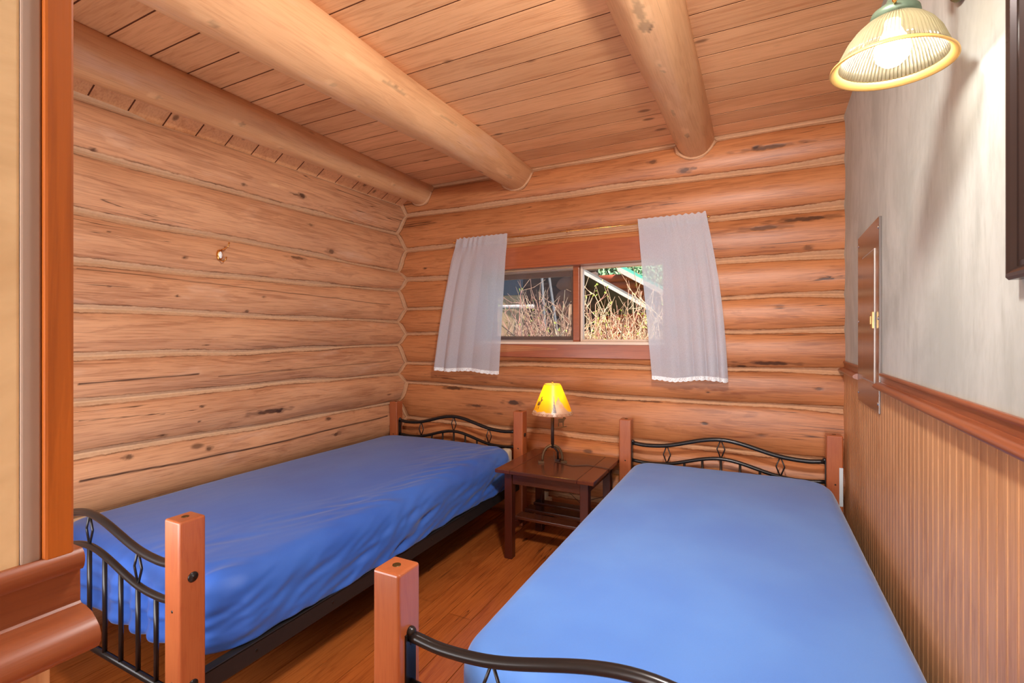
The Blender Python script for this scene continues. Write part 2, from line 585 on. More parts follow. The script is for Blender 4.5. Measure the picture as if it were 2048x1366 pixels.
S_BACK = [(1.32, 1.32), (1.145, 1.140), (.945, .92), (.668, .679), (.442, .4256), (.213, .219), (.0195, .034), (-.203, -.18),
          (-.36, -.385), (-.635, -.655), (-.85, -.85), (-1.04, -1.05), (-1.23, -1.24)]
S_LEFT = [(1.26, 1.3), (.985, 1.05), (.762, .79), (.52, .51), (.3027, .345), (.113, .118), (-.0865, -.07), (-.268, -.284),
          (-.494, -.505), (-.756, -.765), (-1.0, -1.0), (-1.24, -1.24)]

def seams_at(S, s, s0, s1, seed):
    out = []
    for i, (a, b) in enumerate(S):
        z = H + a + (b - a) * (s - s0) / (s1 - s0)
        z = z + wav(s, seed + i, .006, 2.2)
        out.append(z)
    return out

def log_offset(S, s, z, s0, s1, seed, bulges):
    zs = seams_at(S, s, s0, s1, seed)
    off = np.zeros_like(s); dist = np.full_like(s, 9.0); tone = np.zeros_like(s)
    for i in range(len(zs) - 1):
        hi, lo = zs[i], zs[i+1]
        m = (z <= hi) & (z > lo)
        q = (z - lo) / np.maximum(hi - lo, 1e-4) * 2 - 1
        b = bulges[i % len(bulges)] + wav(s, seed + 50 + i, .005, 1.5)
        prof = (np.sqrt(np.clip(1 - (.97 * q) ** 2, 0, 1)) - math.sqrt(1 - .97 ** 2)) / (1 - math.sqrt(1 - .97 ** 2))
        o = b * prof
        o = o + .002 * np.sin(s * 3.1 + i) * prof
        off = np.where(m, o, off)
        d = np.minimum(hi - z, z - lo)
        dist = np.where(m, d, dist)
        tone = np.where(m, (i * .37) % 1.0, tone)
    return off, dist, tone

BB = [.05, .05, .062, .055, .05, .05, .055, .05, .042, .085, .050, .062, .05]
BL = [.05, .058, .062, .055, .052, .05, .052, .06, .062, .06, .055, .05]
def y_back(x, z):
    o, d, t = log_offset(S_BACK, x, z, -2.45, .41, 100, BB)
    return YB - o, d, t
def x_left(y, z):
    o, d, t = log_offset(S_LEFT, y, z, .97, 2.48, 300, BL)
    return XL + o, d, t

# knots/marks given as (px, py, half length px, half height px) in the photo
def marks(att, U, V, lst):
    for (cu, cv, a, b, k) in lst:
        e = ((U - cu) / a) ** 2 + ((V - cv) / b) ** 2
        n = wav(U * 60 + V * 90, int(abs(cu * 100)) + 5, .35, 1.0, 3)
        att = np.maximum(att, k * (1 - sstep(.5, 1.15, e + n)))
        e2 = ((U - cu) / (a * 2.0)) ** 2 + ((V - cv) / (b * 1.1)) ** 2
        n2 = .45 * np.sin(V * 1500 + 3 * np.sin(U * 30)) + .3 * np.sin(U * 70 + V * 300)
        att = np.maximum(att, k * .5 * (1 - sstep(.3, 1.1, e2 + n2)))
    return att

BEAMS = [  # (x far, z far, r far, x near, z near, r near)
    (-2.285, H + 1.105, .092, -2.30, H + 1.095, .105),
    (-1.475, H + 1.130, .112, -1.49, H + 1.085, .150),
    (-.315, H + 1.145, .102, -.325, H + 1.150, .128),
]
WX0, WX1, WZ0, WZ1 = -1.760, -.475, H - .040, H + .478     # window opening

# back wall
xs = np.arange(-2.66, .47, .0075)
zs_ = np.arange(0, CEIL + .10, .0042)
X, Z = np.meshgrid(xs, zs_, indexing='ij')
Yb, Db, Tb = y_back(X, Z)
xl_, _, _ = x_left(Yb, Z)
dcorner = np.abs(X - xl_) * .8
chd = np.minimum(Db - .0135 - wav(X, 5, .004, 3) - .006 * (Z > H + .3), dcorner - .016)
chd = np.minimum(chd, np.abs(Z - (CEIL - .012)) - .014)
for i, (x1, z1, r1, x0, z0, r0) in enumerate(BEAMS):
    dd = np.sqrt((X - x1) ** 2 + (Z - z1) ** 2) - r1
    ang = np.arctan2(Z - z1, X - x1)
    chd = np.minimum(chd, np.abs(dd - .004) - .010 - .004 * np.sin(ang * 5 + i))
BK = []
for (px, py, a, b, k) in [(952, 1, 0, 0, 0)]: pass
def bk(px, py, wpx, hpx, k=.8):
    p = at_y(px, py, YB - .05); q = at_y(px + wpx, py, YB - .05); r = at_y(px, py + hpx, YB - .05)
    BK.append((p.x, p.z, abs(q.x - p.x), abs(r.z - p.z), k))
for a in [(903, 777, 17, 3.5, .85), (950, 812, 12, 2.5, .8), (1024, 806, 12, 5, .95), (996, 828, 6, 2, .6),
          (1540, 294, 45, 4.5, .8), (1512, 294, 8, 4, .95), (1610, 437, 48, 5, .85), (1528, 456, 30, 5, .75),
          (1615, 495, 9, 5, .6), (1655, 557, 22, 2.5, .9), (1540, 727, 42, 4, .85), (1485, 733, 12, 3, .9),
          (1305, 324, 7, 4, .7), (1368, 340, 10, 5, .8), (1385, 336, 10, 2.5, .6), (850, 537, 3, 2, .8),
          (1410, 847, 7, 3, .9), (1522, 871, 7, 3, .6), (1638, 778, 7, 3, .7), (1416, 785, 4, 1.5, .8),
          (1290, 804, 45, 1.6, .8), (1240, 801, 14, 3, .7), (835, 842, 22, 2, .6), (1560, 612, 8, 3, .5), (1000, 1000, 5, 2, .5),
          (985, 345, 22, 2, .5), (1100, 470, 6, 4, .4)]:
    bk(*a)
mark = marks(np.zeros_like(X), X, Z, BK)
pale = np.zeros_like(X)
Yb = Yb + mark * .0015
xm = (X[:-1, :-1] + X[1:, 1:]) / 2; zm = (Z[:-1, :-1] + Z[1:, 1:]) / 2
drop = (xm > WX0) & (xm < WX1) & (zm > WZ0) & (zm < WZ1)
wall_back = grid_obj('wall_back', np.stack([X, Yb, Z], -1), MAT['log_back'], None,
                     {'chd': chd, 'mark': mark, 'pale': pale}, drop)
tag(wall_back, 'back wall of stacked peeled logs with the window in it', 'wall', kind='structure')
# outer face of the log wall, around the window opening
ob = MB()
for (a, b, c, d) in [(-2.9, WX0, 0, 2.7), (WX1, .8, 0, 2.7), (WX0, WX1, 0, WZ0), (WX0, WX1, WZ1, 2.7)]:
    ob.box(a, b, YB + .03, YB + .20, c, d)
ob.build('outer_logs', MAT['log_back'], wall_back)

# left wall
ys = np.arange(.10, 3.20, .0075)
Y, Z = np.meshgrid(ys, zs_, indexing='ij')
Xl, Dl, Tl = x_left(Y, Z)
yb_, _, _ = y_back(Xl, Z)
dcorner = np.abs(Y - yb_) * .8
chd = np.minimum(Dl - .0115 - .005 * sstep(.6, 1.6, 2.2 - Y) - wav(Y, 9, .005, 3), dcorner - .016)
chd = np.minimum(chd, np.abs(Z - zc(Xl)) - .010)
LK = []
def lk(px, py, wpx, hpx, k=.8):
    p = at_x(px, py, XL + .055); q = at_x(px + wpx, py, XL + .055); r = at_x(px, py + hpx, XL + .055)
    LK.append((p.y, p.z, abs(q.y - p.y), abs(r.z - p.z), k))
for a in [(194, 298, 6, 4, .8), (363, 349, 6, 4, .8), (491, 368, 4, 3, .7), (606, 391, 6, 5, .9), (595, 389, 8, 2, .7),
          (370, 515, 4, 3, .8), (599, 515, 14, 3, .7), (219, 463, 3, 2, .8), (356, 592, 4, 3, .85), (219, 573, 3, 2, .8),
          (500, 623, 4, 3, .7), (528, 594, 3, 2, .6), (420, 690, 5, 2, .6), (405, 813, 4, 3, .8), (541, 823, 25, 5, .85),
          (560, 821, 8, 5, .95), (330, 872, 7, 3, .8), (262, 915, 8, 5, .75), (420, 897, 5, 4, .8), (662, 838, 5, 3, .8),
          (672, 868, 5, 4, .8), (400, 843, 3, 2, .7), (666, 503, 6, 4, .7), (640, 700, 25, 2.5, .6), (150 + 470, 450, 4, 3, .5)]:
    lk(*a)
mark = marks(np.zeros_like(Y), Y, Z, LK)
def crack(att, U, V, pts, h=.0032, k=.95):
    pu = np.array([p[0] for p in pts]); pv = np.array([p[1] for p in pts])
    o = np.argsort(pu); pu = pu[o]; pv = pv[o]
    zc_ = np.interp(U, pu, pv) + wav(U, 77, .0022, 5)
    ins = (U > pu[0]) & (U < pu[-1])
    d = np.abs(V - zc_)
    return np.maximum(att, np.where(ins, k * (1 - sstep(h * .5, h * 1.6, d)), 0))
def cr_l(*pp):
    return [(at_x(x, y, XL + .055).y, at_x(x, y, XL + .055).z) for x, y in pp]
mark = crack(mark, Y, Z, cr_l((155, 962), (330, 932), (520, 893), (700, 850), (775, 832)), .004)
mark = crack(mark, Y, Z, cr_l((155, 768), (300, 757), (400, 748)), .003)
mark = crack(mark, Y, Z, cr_l((440, 753), (640, 735), (780, 722)), .002, .7)
mark = crack(mark, Y, Z, cr_l((155, 535), (420, 566), (600, 588), (780, 610)), .002, .75)
mark = crack(mark, Y, Z, cr_l((155, 842), (330, 828)), .0018, .6)
pale = marks(np.zeros_like(Y), Y, Z, [(at_x(540, 373, XL).y, at_x(540, 373, XL).z, .03, .010, .9)])
Xl = Xl - mark * .0025
wall_left = grid_obj('wall_left', np.stack([Xl, Y, Z], -1), MAT['log_left'], None,
                     {'chd': chd, 'mark': mark, 'pale': pale})
tag(wall_left, 'left wall of stacked peeled logs beside the bed', 'wall', kind='structure')
ob = MB(); ob.box(XL - .25, XL - .03, -.1, YB + .2, 0, 2.7)
ob.build('outer_logs', MAT['log_left'], wall_left)

# ceiling: flat planks plus the sloping strip by the left wall
cb = MB(); tone = []
JS = []
def plank(cb, x0, x1, a, b, zf, up=.022):
    """plank running in x between x0..x1, spanning y a..b; zf(x) underside height"""
    prof = [(a + .0026, up), (a + .0032, .0), (b - .0032, .0), (b - .0026, up)]
    vs = []
    for x in (x0, x1):
        for (y, dz) in prof: vs.append((x, y, float(zf(x)) + dz))
    fs = [(i, i + 1, 5 + i, 4 + i) for i in range(3)]
    cb.add(vs, fs)
    JS.append((x0, x1, b, zf))
    t = random.random()
    tone.extend([t] * len(vs))
y = 1.393 - .1463 * 12
while y < 3.25:
    cb_x0 = -2.262
    plank(cb, cb_x0, .62, y, y + .1463, lambda x: CEIL)
    y += .1463
y = 1.393 - .1463 * 12 + .05
while y < 3.25:
    plank(cb, -2.66, -2.262, y, y + .1463, lambda x: CEIL + (x + 2.26) * .62)
    y += .1463
ceiling = cb.build('ceiling', MAT['ceil'], None, tone=tone)
tag(ceiling, 'pine plank ceiling above the room', 'ceiling', kind='structure')
jb_ = MB()  # dark strips that stand in for the shade inside the plank joints
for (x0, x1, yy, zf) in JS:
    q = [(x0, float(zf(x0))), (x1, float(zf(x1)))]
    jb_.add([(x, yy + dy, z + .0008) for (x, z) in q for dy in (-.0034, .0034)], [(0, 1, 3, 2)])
jb_.build('joint_shade_strips', plain('joint_shade_brown', srgb(96, 50, 26), .7, 0, .2, .4, 20), ceiling)
rb = MB(); rb.box(-2.262, .9, -2.3, YB + .55, CEIL + .030, CEIL + .12)
rb.box(-2.9, -2.262, -2.3, YB + .55, CEIL + .045, CEIL + .12)
rb.build('roof_deck', plain('roof_deck', srgb(110, 80, 60), .8), ceiling)

# floor planks running in y
fb = MB(); tone = []
x = -2.75; k = 0
while x < .75:
    w = .118
    yy = -2.3 + (k * .83) % 1.7 - 1.7
    while yy < YB + .1:
        y1 = yy + 2.6
        prof = [(x + .0008, -.012), (x + .0020, 0), (x + w - .0020, 0), (x + w - .0008, -.012)]
        y0c, y1c = max(yy, -2.3) + .0008, min(y1, YB + .1) - .0008
        if y1c > y0c:
            fb.add([(a, y0c, b) for a, b in prof] + [(a, y1c, b) for a, b in prof], [(i, i + 1, 5 + i, 4 + i) for i in range(3)])
            tone.extend([random.random()] * 8)
        yy = y1
    x += w; k += 1
fb.add([(-2.8, -2.3, -.012), (.8, -2.3, -.012), (.8, YB + .1, -.012), (-2.8, YB + .1, -.012)], [(0, 1, 2, 3)])
tone.extend([.0] * 4)
floor = fb.build('floor', MAT['floor'], None, tone=tone)
tag(floor, 'glossy orange pine plank floor', 'floor', kind='structure')

# ceiling beams
def rough_beam(name, i, label, knots):
    x1, z1, r1, x0, z0, r0 = BEAMS[i]
    n = 330; m = 96
    t = np.linspace(0, 1, n); yv = -.35 + t * (YB + .02 + .35)
    a = np.linspace(0, 2 * PI, m)
    T, A = np.meshgrid(t, a, indexing='ij')
    Yv = -.35 + T * (YB + .02 + .35)
    tt = np.clip((Yv - .6) / (YB - .6), -.6, 1)
    cx = x0 + (x1 - x0) * tt + wav(Yv, 400 + i, .006, 1.5); cz = z0 + (z1 - z0) * tt + wav(Yv, 410 + i, .004, 1.5)
    R = r0 + (r1 - r0) * tt
    R = R + .0025 * np.sin(A * 3 + Yv * 2) + .0015 * np.sin(A * 7 + Yv * 5)
    P = np.stack([cx + R * np.cos(A), Yv, cz + R * np.sin(A)], -1)
    arc = (A * R)
    mk = np.zeros_like(T); pl = np.zeros_like(T)
    for (yy, ang, la, lb, k) in knots:
        e = ((Yv - yy) / la) ** 2 + (((A - ang)) * R / lb) ** 2
        mk = np.maximum(mk, k * (1 - sstep(.4, 1.2, e + .3 * np.sin(Yv * 150 + A * 30))))
        pl = np.maximum(pl, .8 * (1 - sstep(.6, 1.2, ((Yv - yy + la * 1.2) / (la * 2.4)) ** 2 + ((A - ang) * R / (lb * 1.5)) ** 2 + .3 * np.sin(Yv * 60 + A * 20))))
    o = grid_obj(name, P, MAT['beam'], None, {'chd': np.full_like(T, .5), 'mark': mk, 'pale': pl})
    tag(o, label, 'beam', 'peeled log beams under the ceiling')
    return o
rough_beam('ceiling_beam', 0, 'slim peeled log ceiling beam nearest the left log wall',
           [(1.15, 5.2, .012, .01, .7), (1.5, 5.5, .014, .012, .8), (1.75, 5.0, .01, .008, .7), (2.3, 5.2, .012, .01, .7), (2.6, 5.6, .01, .008, .6)])
rough_beam('ceiling_beam', 1, 'thick peeled log ceiling beam in the middle of the three',
           [(.9, 4.9, .02, .012, .7), (1.25, 4.0, .06, .008, .3), (1.6, 5.9, .09, .008, .75), (2.0, 5.95, .07, .006, .6), (2.75, 5.3, .05, .01, .6), (2.4, 4.6, .01, .008, .6), (1.35, 5.0, .012, .009, .6)])
rough_beam('ceiling_beam', 2, 'peeled log ceiling beam with a large dark knot, nearest the grey papered wall',
           [(1.55, 4.70, .07, .016, .9), (1.64, 4.73, .035, .024, .98), (1.95, 4.75, .01, .008, .8), (2.35, 4.45, .05, .008, .8), (2.62, 4.7, .03, .012, .85), (1.9, 4.7, .012, .008, .6)])

# chinking lip around the beam ends and under the ceiling on the back wall
for i, (x1, z1, r1, *_r) in enumerate(BEAMS):
    pts = []
    for k in range(41):
        a = PI * 1.04 + (PI * .92) * k / 40
        px_ = x1 + (r1 + .006) * math.cos(a); pz_ = z1 + (r1 + .006) * math.sin(a)
        yv, _, _ = y_back(np.array([px_]), np.array([pz_]))
        pts.append((px_, float(yv[0]) - .001, pz_))
    MB().tube(pts, .008, 8).build('beam_chinking', plain('chinking', CH, .8, 0, .3, .3, 50), wall_back)

# right wall: local frame, s = distance from the back corner toward the camera, o = out of the wall into the room
ca, sa = math.cos(math.radians(R1)), math.sin(math.radians(R1))
C0 = Vector((right_x(YB), YB, 0))
MR = Matrix(((-sa, -ca, 0, C0.x), (-ca, sa, 0, C0.y), (0, 0, 1, 0), (0, 0, 0, 1)))    # (s, o, z) -> world
wr = MB(); wr.box(-.1, 5.4, -.10, 0.0, H - .16, CEIL + .03)
wall_right = wr.build('wall_right', MAT['paper'], None, M=MR)
tag(wall_right, 'right wall with mottled grey green paper above wainscot', 'wall', kind='structure')
# beadboard
def beadboard(s0, s1, z0, z1, M, off=0.0, pitch=.040):
    b = MB(); prof = []
    s = s0
    while s < s1 - 1e-6:
        e = min(s + pitch, s1)
        prof += [(s, off + .004), (e - .0085, off + .004), (e - .0075, off + .0022), (e - .006, off + .0042), (e - .0035, off + .0046), (e - .0015, off + .0036), (e - .0005, off + .0018)]
        s = e
    vs = []; n = len(prof)
    for z in (z0, z1):
        vs += [M @ Vector((a, o, z)) for a, o in prof]
    b.add(vs, [(i, i + 1, n + i + 1, n + i) for i in range(n - 1)])
    return b
bb = beadboard(.0, .975, 0, H - .16, MR)
b2 = beadboard(.978, 5.3, 0, H - .16, MR, .0015)
bb.add(b2.v, b2.f)
bb.box(-.1, 5.4, -.1, -.001, 0, H - .16, MR)
bb.build('wainscot', MAT['bead'], wall_right)
# chair rail
RAILS = [(0, 0), (.0135, 0), (.0155, -.002), (.0168, -.005), (.017, -.009), (.016, -.013), (.0145, -.0155), (.0112, -.0165), (.0110, -.019), (.0112, -.030), (.0112, -.041),
         (.0125, -.0425), (.018, -.0430), (.025, -.0450), (.030, -.049), (.034, -.053), (.0358, -.058), (.0355, -.063), (.033, -.068), (.028, -.0715), (.022, -.0735), (.018, -.077), (0, -.080)]
RAILP = [(o, z * .78) for o, z in RAILS]
ZR = H - .126
def rail(M, s0, s1, parent, name='chair_rail', mat=None, wrap=False):
    b = MB()
    b.prism([(o, z + ZR) for o, z in RAILP], s0, s1, lambda a, z, d: (d, a, z), M)
    o = b.build(name, mat or MAT['trimw'], parent)
    o.data.shade_smooth()
    o.data.set_sharp_from_angle(angle=math.radians(32))
    return o
MRr = Matrix.Translation((.008, 0, 0)) @ MR
t1 = rail(MRr, .0, .515, None, 'trim_1'); tag(t1, 'short piece of stained chair rail between corner and electrical panel', 'trim', kind='structure')
t2 = rail(MRr, .965, 5.2, None, 'trim_2'); tag(t2, 'stained wooden chair rail along the right wall', 'trim', kind='structure')

# near left hall wall ending in a corner board
XN = -.358; YN = .138
wf = MB(); wf.box(-2.7, -.390, YN - .14, YN - .018, 0, CEIL + .03); wf.box(-.47, XN - .004, -2.2, YN - .0228, H - .16, CEIL + .03)
wall_front = wf.build('wall_front', MAT['plaster'], None)
tag(wall_front, 'cream plastered wall at the near left of the entry', 'wall', kind='structure')
ML = Matrix(((0, 1, 0, XN - .0045), (-1, 0, 0, YN - .004), (0, 0, 1, 0), (0, 0, 0, 1)))   # (s,o,z)->world, s toward the camera back
bw = beadboard(0, 2.2, 0, H - .16, Matrix.Translation((-.020, 0, 0)) @ ML)
bw.box(-.47, XN - .025, -2.2, YN - .005, 0, H - .16)
bw.build('wainscot', MAT['bead'], wall_front)
cbd = MB(); cbd.box(XN - .13, XN, YN - .0135, YN, H - .128, CEIL + .02)
stp = MB(); stp.box(XN - .05, XN - .003, YN - .0225, YN - .0137, H - .128, CEIL + .02)
stp.build('edge_strip', plain('greyish_strip', srgb(170, 146, 130), .6, 0, .3, .3, 30), wall_front, .001)
t3 = cbd.build('trim_3', MAT['trimz'], None, .0015)
tag(t3, 'stained vertical corner board at the near left wall end', 'trim', kind='structure')
t4 = rail(Matrix.Translation((-.010, .004, 0)) @ ML, -.004, 2.2, None, 'trim_4', MAT['trimw'])
tag(t4, 'stained chair rail on the near left wall', 'trim', kind='structure')
# hall side and back, behind the camera
wh = MB(); wh.box(-.5, .9, -2.4, -2.3, 0, CEIL + .03)
wall_hall = wh.build('wall_rear', MAT['plaster'], None); tag(wall_hall, 'rear wall of the hall behind the viewer', 'wall', kind='structure')

# ------------------------------------------------------------------ window
win = empty('window_1', ((WX0 + WX1) / 2, YB, WZ0), 'two part window with wooden frame in the log wall', 'window', kind='structure')
YF = YB - .055          # face plane of the flat trim
MX = at_y(1149, 600, YF).x
MB().box(WX0 - .03, WX1 + .03, YF - .004, YB + .03, WZ1, WZ1 + .135).build('header_board', MAT['trimx'], win, .003)
MB().box(WX0 - .03, WX1 + .03, YF - .002, YB + .03, WZ0 - .10, WZ0).build('apron_board', MAT['trimx'], win, .003)
# jamb liner
jb = MB()
jb.box(WX0 - .03, WX0 + .012, YF, YB + .2, WZ0, WZ1); jb.box(WX1 - .012, WX1 + .03, YF, YB + .2, WZ0, WZ1)
jb.box(WX0, WX1, YF - .01, YB + .2, WZ1 - .014, WZ1 + .004)
jb.build('jamb', MAT['trimx'], win, .002)
MB().box(WX0, WX1, YF - .012, YB + .2, WZ0 - .012, WZ0 + .006).build('window_sill', MAT['jamb_white'], win, .002)
MB().box(MX - .030, MX + .012, YB + .0, YB + .07, WZ0, WZ1 - .012).build('mullion', MAT['trimx'], win, .003)
# right fixed light
fx0 = MX + .014
def frame(b, x0, x1, z0, z1, y0, y1, w, wb=None, wt=None):
    wb = wb or w; wt = wt or w
    b.box(x0, x0 + w, y0, y1, z0, z1); b.box(x1 - w, x1, y0, y1, z0, z1)
    b.box(x0 + w, x1 - w, y0, y1, z0, z0 + wb); b.box(x0 + w, x1 - w, y0, y1, z1 - wt, z1)
    return b
frame(MB(), fx0, WX1 - .012, WZ0 + .006, WZ1 - .014, YB + .02, YB + .06, .016).build('window_frame', MAT['jamb_white'], win, .003)
MB().box(fx0 + .014, WX1 - .026, YB + .040, YB + .044, WZ0 + .02, WZ1 - .028).build('pane', MAT['pane'], win)
# left sash
sx0, sx1 = WX0 + .014, MX - .031
sash = frame(MB(), sx0, sx1, WZ0 + .008, WZ1 - .034, YB + .045, YB + .085, .028, .034, .036).build('sash', wood('weathered_sash', srgb(190, 128, 84), srgb(120, 84, 76), 'x', .4, 1, 0), win, .003)
MB().box(sx0 + .024, sx1 - .024, YB + .062, YB + .066, WZ0 + .035, WZ1 - .07).build('pane', MAT['pane'], sash)
frame(MB(), sx0 - .004, sx1 + .002, WZ0 + .006, WZ1 - .02, YB + .028, YB + .042, .010).build('screen_frame', plain('aluminium_bead', srgb(196, 176, 164), .35, .3), win, .002)
MB().box(sx0 + .004, sx1 - .006, YB + .034, YB + .0355, WZ0 + .014, WZ1 - .03).build('insect_screen', MAT['screen'], win)
# handle on the mullion
hp = at_y(1141, 617, YB - .01)
hb = MB()
hb.box(hp.x - .008, hp.x + .006, YB - .012, YB + .0, hp.z - .038, hp.z + .028)
hb.tube([(hp.x, YB - .012, hp.z + .018), (hp.x, YB - .026, hp.z + .008), (hp.x - .002, YB - .030, hp.z - .02), (hp.x - .004, YB - .028, hp.z - .078)], [.006, .006, .0055, .0045], 10)
hb.build('handle', plain('cream_latch', srgb(232, 208, 178), .35), win, .002)

# ------------------------------------------------------------------ curtains and rod
RY = YB - .115; RZ = H + .673
r0 = at_y(908, 487, RY).x; r1x = at_y(1417, 433, RY).x
rod = empty('curtain_rod', ((r0 + r1x) / 2, RY, RZ), 'thin brass curtain rod with ball ends above the window', 'curtain rod')
MB().tube([(r0, RY, RZ), (r1x, RY, RZ)], .0035, 10).build('rod', MAT['brass'], rod)
for xx in (r0, r1x):
    s = -1 if xx == r0 else 1
    b = MB(); b.sphere((xx + s * .002, RY, RZ), .007); b.sphere((xx - s * .012, RY, RZ), .005)
    b.build('finial', MAT['brass'], rod)
for xx in (r0 + .01, at_y(1134, 464, RY).x, r1x - .01):
    b = MB(); b.tube([(xx, YB - .04, RZ + .012), (xx, RY - .004, RZ + .010), (xx, RY - .008, RZ - .002), (xx, RY, RZ - .007), (xx, RY + .008, RZ)], .0022, 8)
    b.build('bracket', MAT['brass'], rod)

def curtain(label, tx0, tx1, bx0, bx1, zb, gather_side, seed, fold):
    """top runs tx0..tx1 on the rod, bottom bx0..bx1"""
    n, m = 150, 110
    u = np.linspace(0, 1, n); v = np.linspace(0, 1, m)
    U, V = np.meshgrid(u, v, indexing='ij')          # v=0 top
    r = np.random.RandomState(seed)
    # more gathering near the outer side
    g = U if gather_side > 0 else 1 - U
    dens = g ** 1.2
    ztop = RZ + .026; zbot = zb
    Zc = ztop + (zbot - ztop) * V
    Zc = Zc + .006 * np.sin(U * 9 + seed) * V + .012 * V * (U - .5) * gather_side
    topw = tx0 + (tx1 - tx0) * U
    botw = bx0 + (bx1 - bx0) * U
    e = V ** 1.0 * (1 - .0) 
    bow = np.sin(PI * V) * .02 * gather_side * g
    Xc = topw + (botw - topw) * e + bow
    topf = np.exp(-((V - .04) / .06) ** 2) * .006 * np.sin(U * 46 + 3 * np.sin(U * 9 + seed)) * (.12 + dens)
    ph = fold[0] * 2 * PI * (U ** fold[1]) + seed
    big = ((.004 + .030 * V) * np.sin(ph + .6 * V) + .002 * np.sin(ph * 2.7 + 1.1 * V)) * (.25 + .9 * dens)
    # settle away from the wall; push out a bit toward the bottom
    Yc = RY - .006 - .012 * V + topf - np.abs(big) * 1.0 * sstep(.02, .25, V) - .010 * sstep(.0, .2, V)
    ruffle = (V < .06)
    Yc = Yc - .004 * ruffle
    Zc = Zc + np.where(V < .05, .004 * np.sin(U * 70 + seed) * (.3 + dens), 0)
    root = empty('curtain', ((tx0 + tx1) / 2, RY, RZ), label, 'curtain', 'white cafe curtains')
    grid_obj('curtain_panel', np.stack([Xc, Yc, Zc], -1), MAT['curtain'], root)
    # lace trim under the hem
    k = 5
    L = np.zeros((n * 2, k, 3))
    uu = np.linspace(0, 1, n * 2)
    bx = np.interp(uu, u, Xc[:, -1]); by = np.interp(uu, u, Yc[:, -1]); bz = np.interp(uu, u, Zc[:, -1])
    for j in range(k):
        t = j / (k - 1)
        scal = (.020 + .005 * np.abs(np.sin(uu * 2 * PI * 7))) * t
        L[:, j, 0] = bx; L[:, j, 1] = by - .001; L[:, j, 2] = bz + .003 - scal
    grid_obj('lace_trim', L, MAT['lace'], root)
    # rod pocket stitching band
    return root
def cx(px, py, yy=None): return at_y(px, py, yy or RY).x
zb_l = at_y(940, 738, RY - .03).z; zb_r = at_y(1385, 755, RY - .03).z
curtain('white cotton curtain with lace hem at the left end of the window', cx(915, 478), cx(1016, 474), cx(876, 740), cx(1003, 740), zb_l, -1, 3, (2.2, .8))
curtain('white cotton curtain with lace hem at the right end of the window', cx(1276, 443), cx(1412, 425), cx(1306, 755), cx(1457, 755), zb_r, 1, 8, (2.6, 1.5))

# ------------------------------------------------------------------ beds
def crest_keys(w, top, n=1):
    q = w / 2
    if n == 0: return [(-q, .598), (-.40, .592), (-.285, .602), (0, .662), (.285, .602), (.40, .592), (q, .598)]
    return [(-q, .502), (-.40, .495), (-.285, .502), (0, .563), (.285, .502), (.40, .495), (q, .502)]

def bed_end(root, xc, yc, w, part, low=.245, dz=0.0):
    """tubular arched panel between two posts"""
    q = w / 2
    top = empty_part(part, root)
    xsq = np.linspace(-q + .004, q - .004, 49)
    zt = cspline([(a, b - .598 + .603 + dz) for a, b in crest_keys(w, 0, 0)], xsq)
    zl = cspline([(a, b + dz) for a, b in crest_keys(w, 0, 1)], xsq)
    b = MB()
    b.tube([(xc + a, yc, z) for a, z in zip(xsq, zt)], .0115, 14)
    b.tube([(xc + a, yc, z) for a, z in zip(xsq, zl)], .010, 14)
    b.tube([(xc - q, yc, low), (xc + q, yc, low)], .010, 12)
    for s in (-1, 1):
        b.box(xc + s * q - .004, xc + s * q + .004, yc - .016, yc + .016, low - .01, .61 + dz)
        b.sphere((xc + s * (q - .004), yc, .612 + dz), .011)
    fr = b.build('arched_rail', MAT['metal'], top)
    for k in range(-4, 5):
        xx = .0945 * k
        zz = float(np.interp(xx, xsq, zl))
        MB().tube([(xc + xx, yc, low), (xc + xx, yc, zz)], .0065, 10).build('baluster', MAT['metal'], top)
    for k in (-3, 0, 3):
        xx = .0945 * k
        z0 = float(np.interp(xx, xsq, zl)) + .006; z1 = float(np.interp(xx, xsq, zt)) - .006
        zm_ = (z0 + z1) / 2
        dd = MB()
        dd.tube([(xc + xx - .002, yc, z0), (xc + xx - .019, yc, zm_ - .002), (xc + xx - .019, yc, zm_ + .002), (xc + xx - .002, yc, z1)], .0035, 8)
        dd.tube([(xc + xx + .002, yc, z0), (xc + xx + .019, yc, zm_ - .002), (xc + xx + .019, yc, zm_ + .002), (xc + xx + .002, yc, z1)], .0035, 8)
        dd.build('diamond_ornament', MAT['metal'], top)
    return top

def empty_part(name, parent):
    # a part that groups its sub-parts
    o = bpy.data.objects.new(name, None)
    link(o); o.parent = parent
    return o

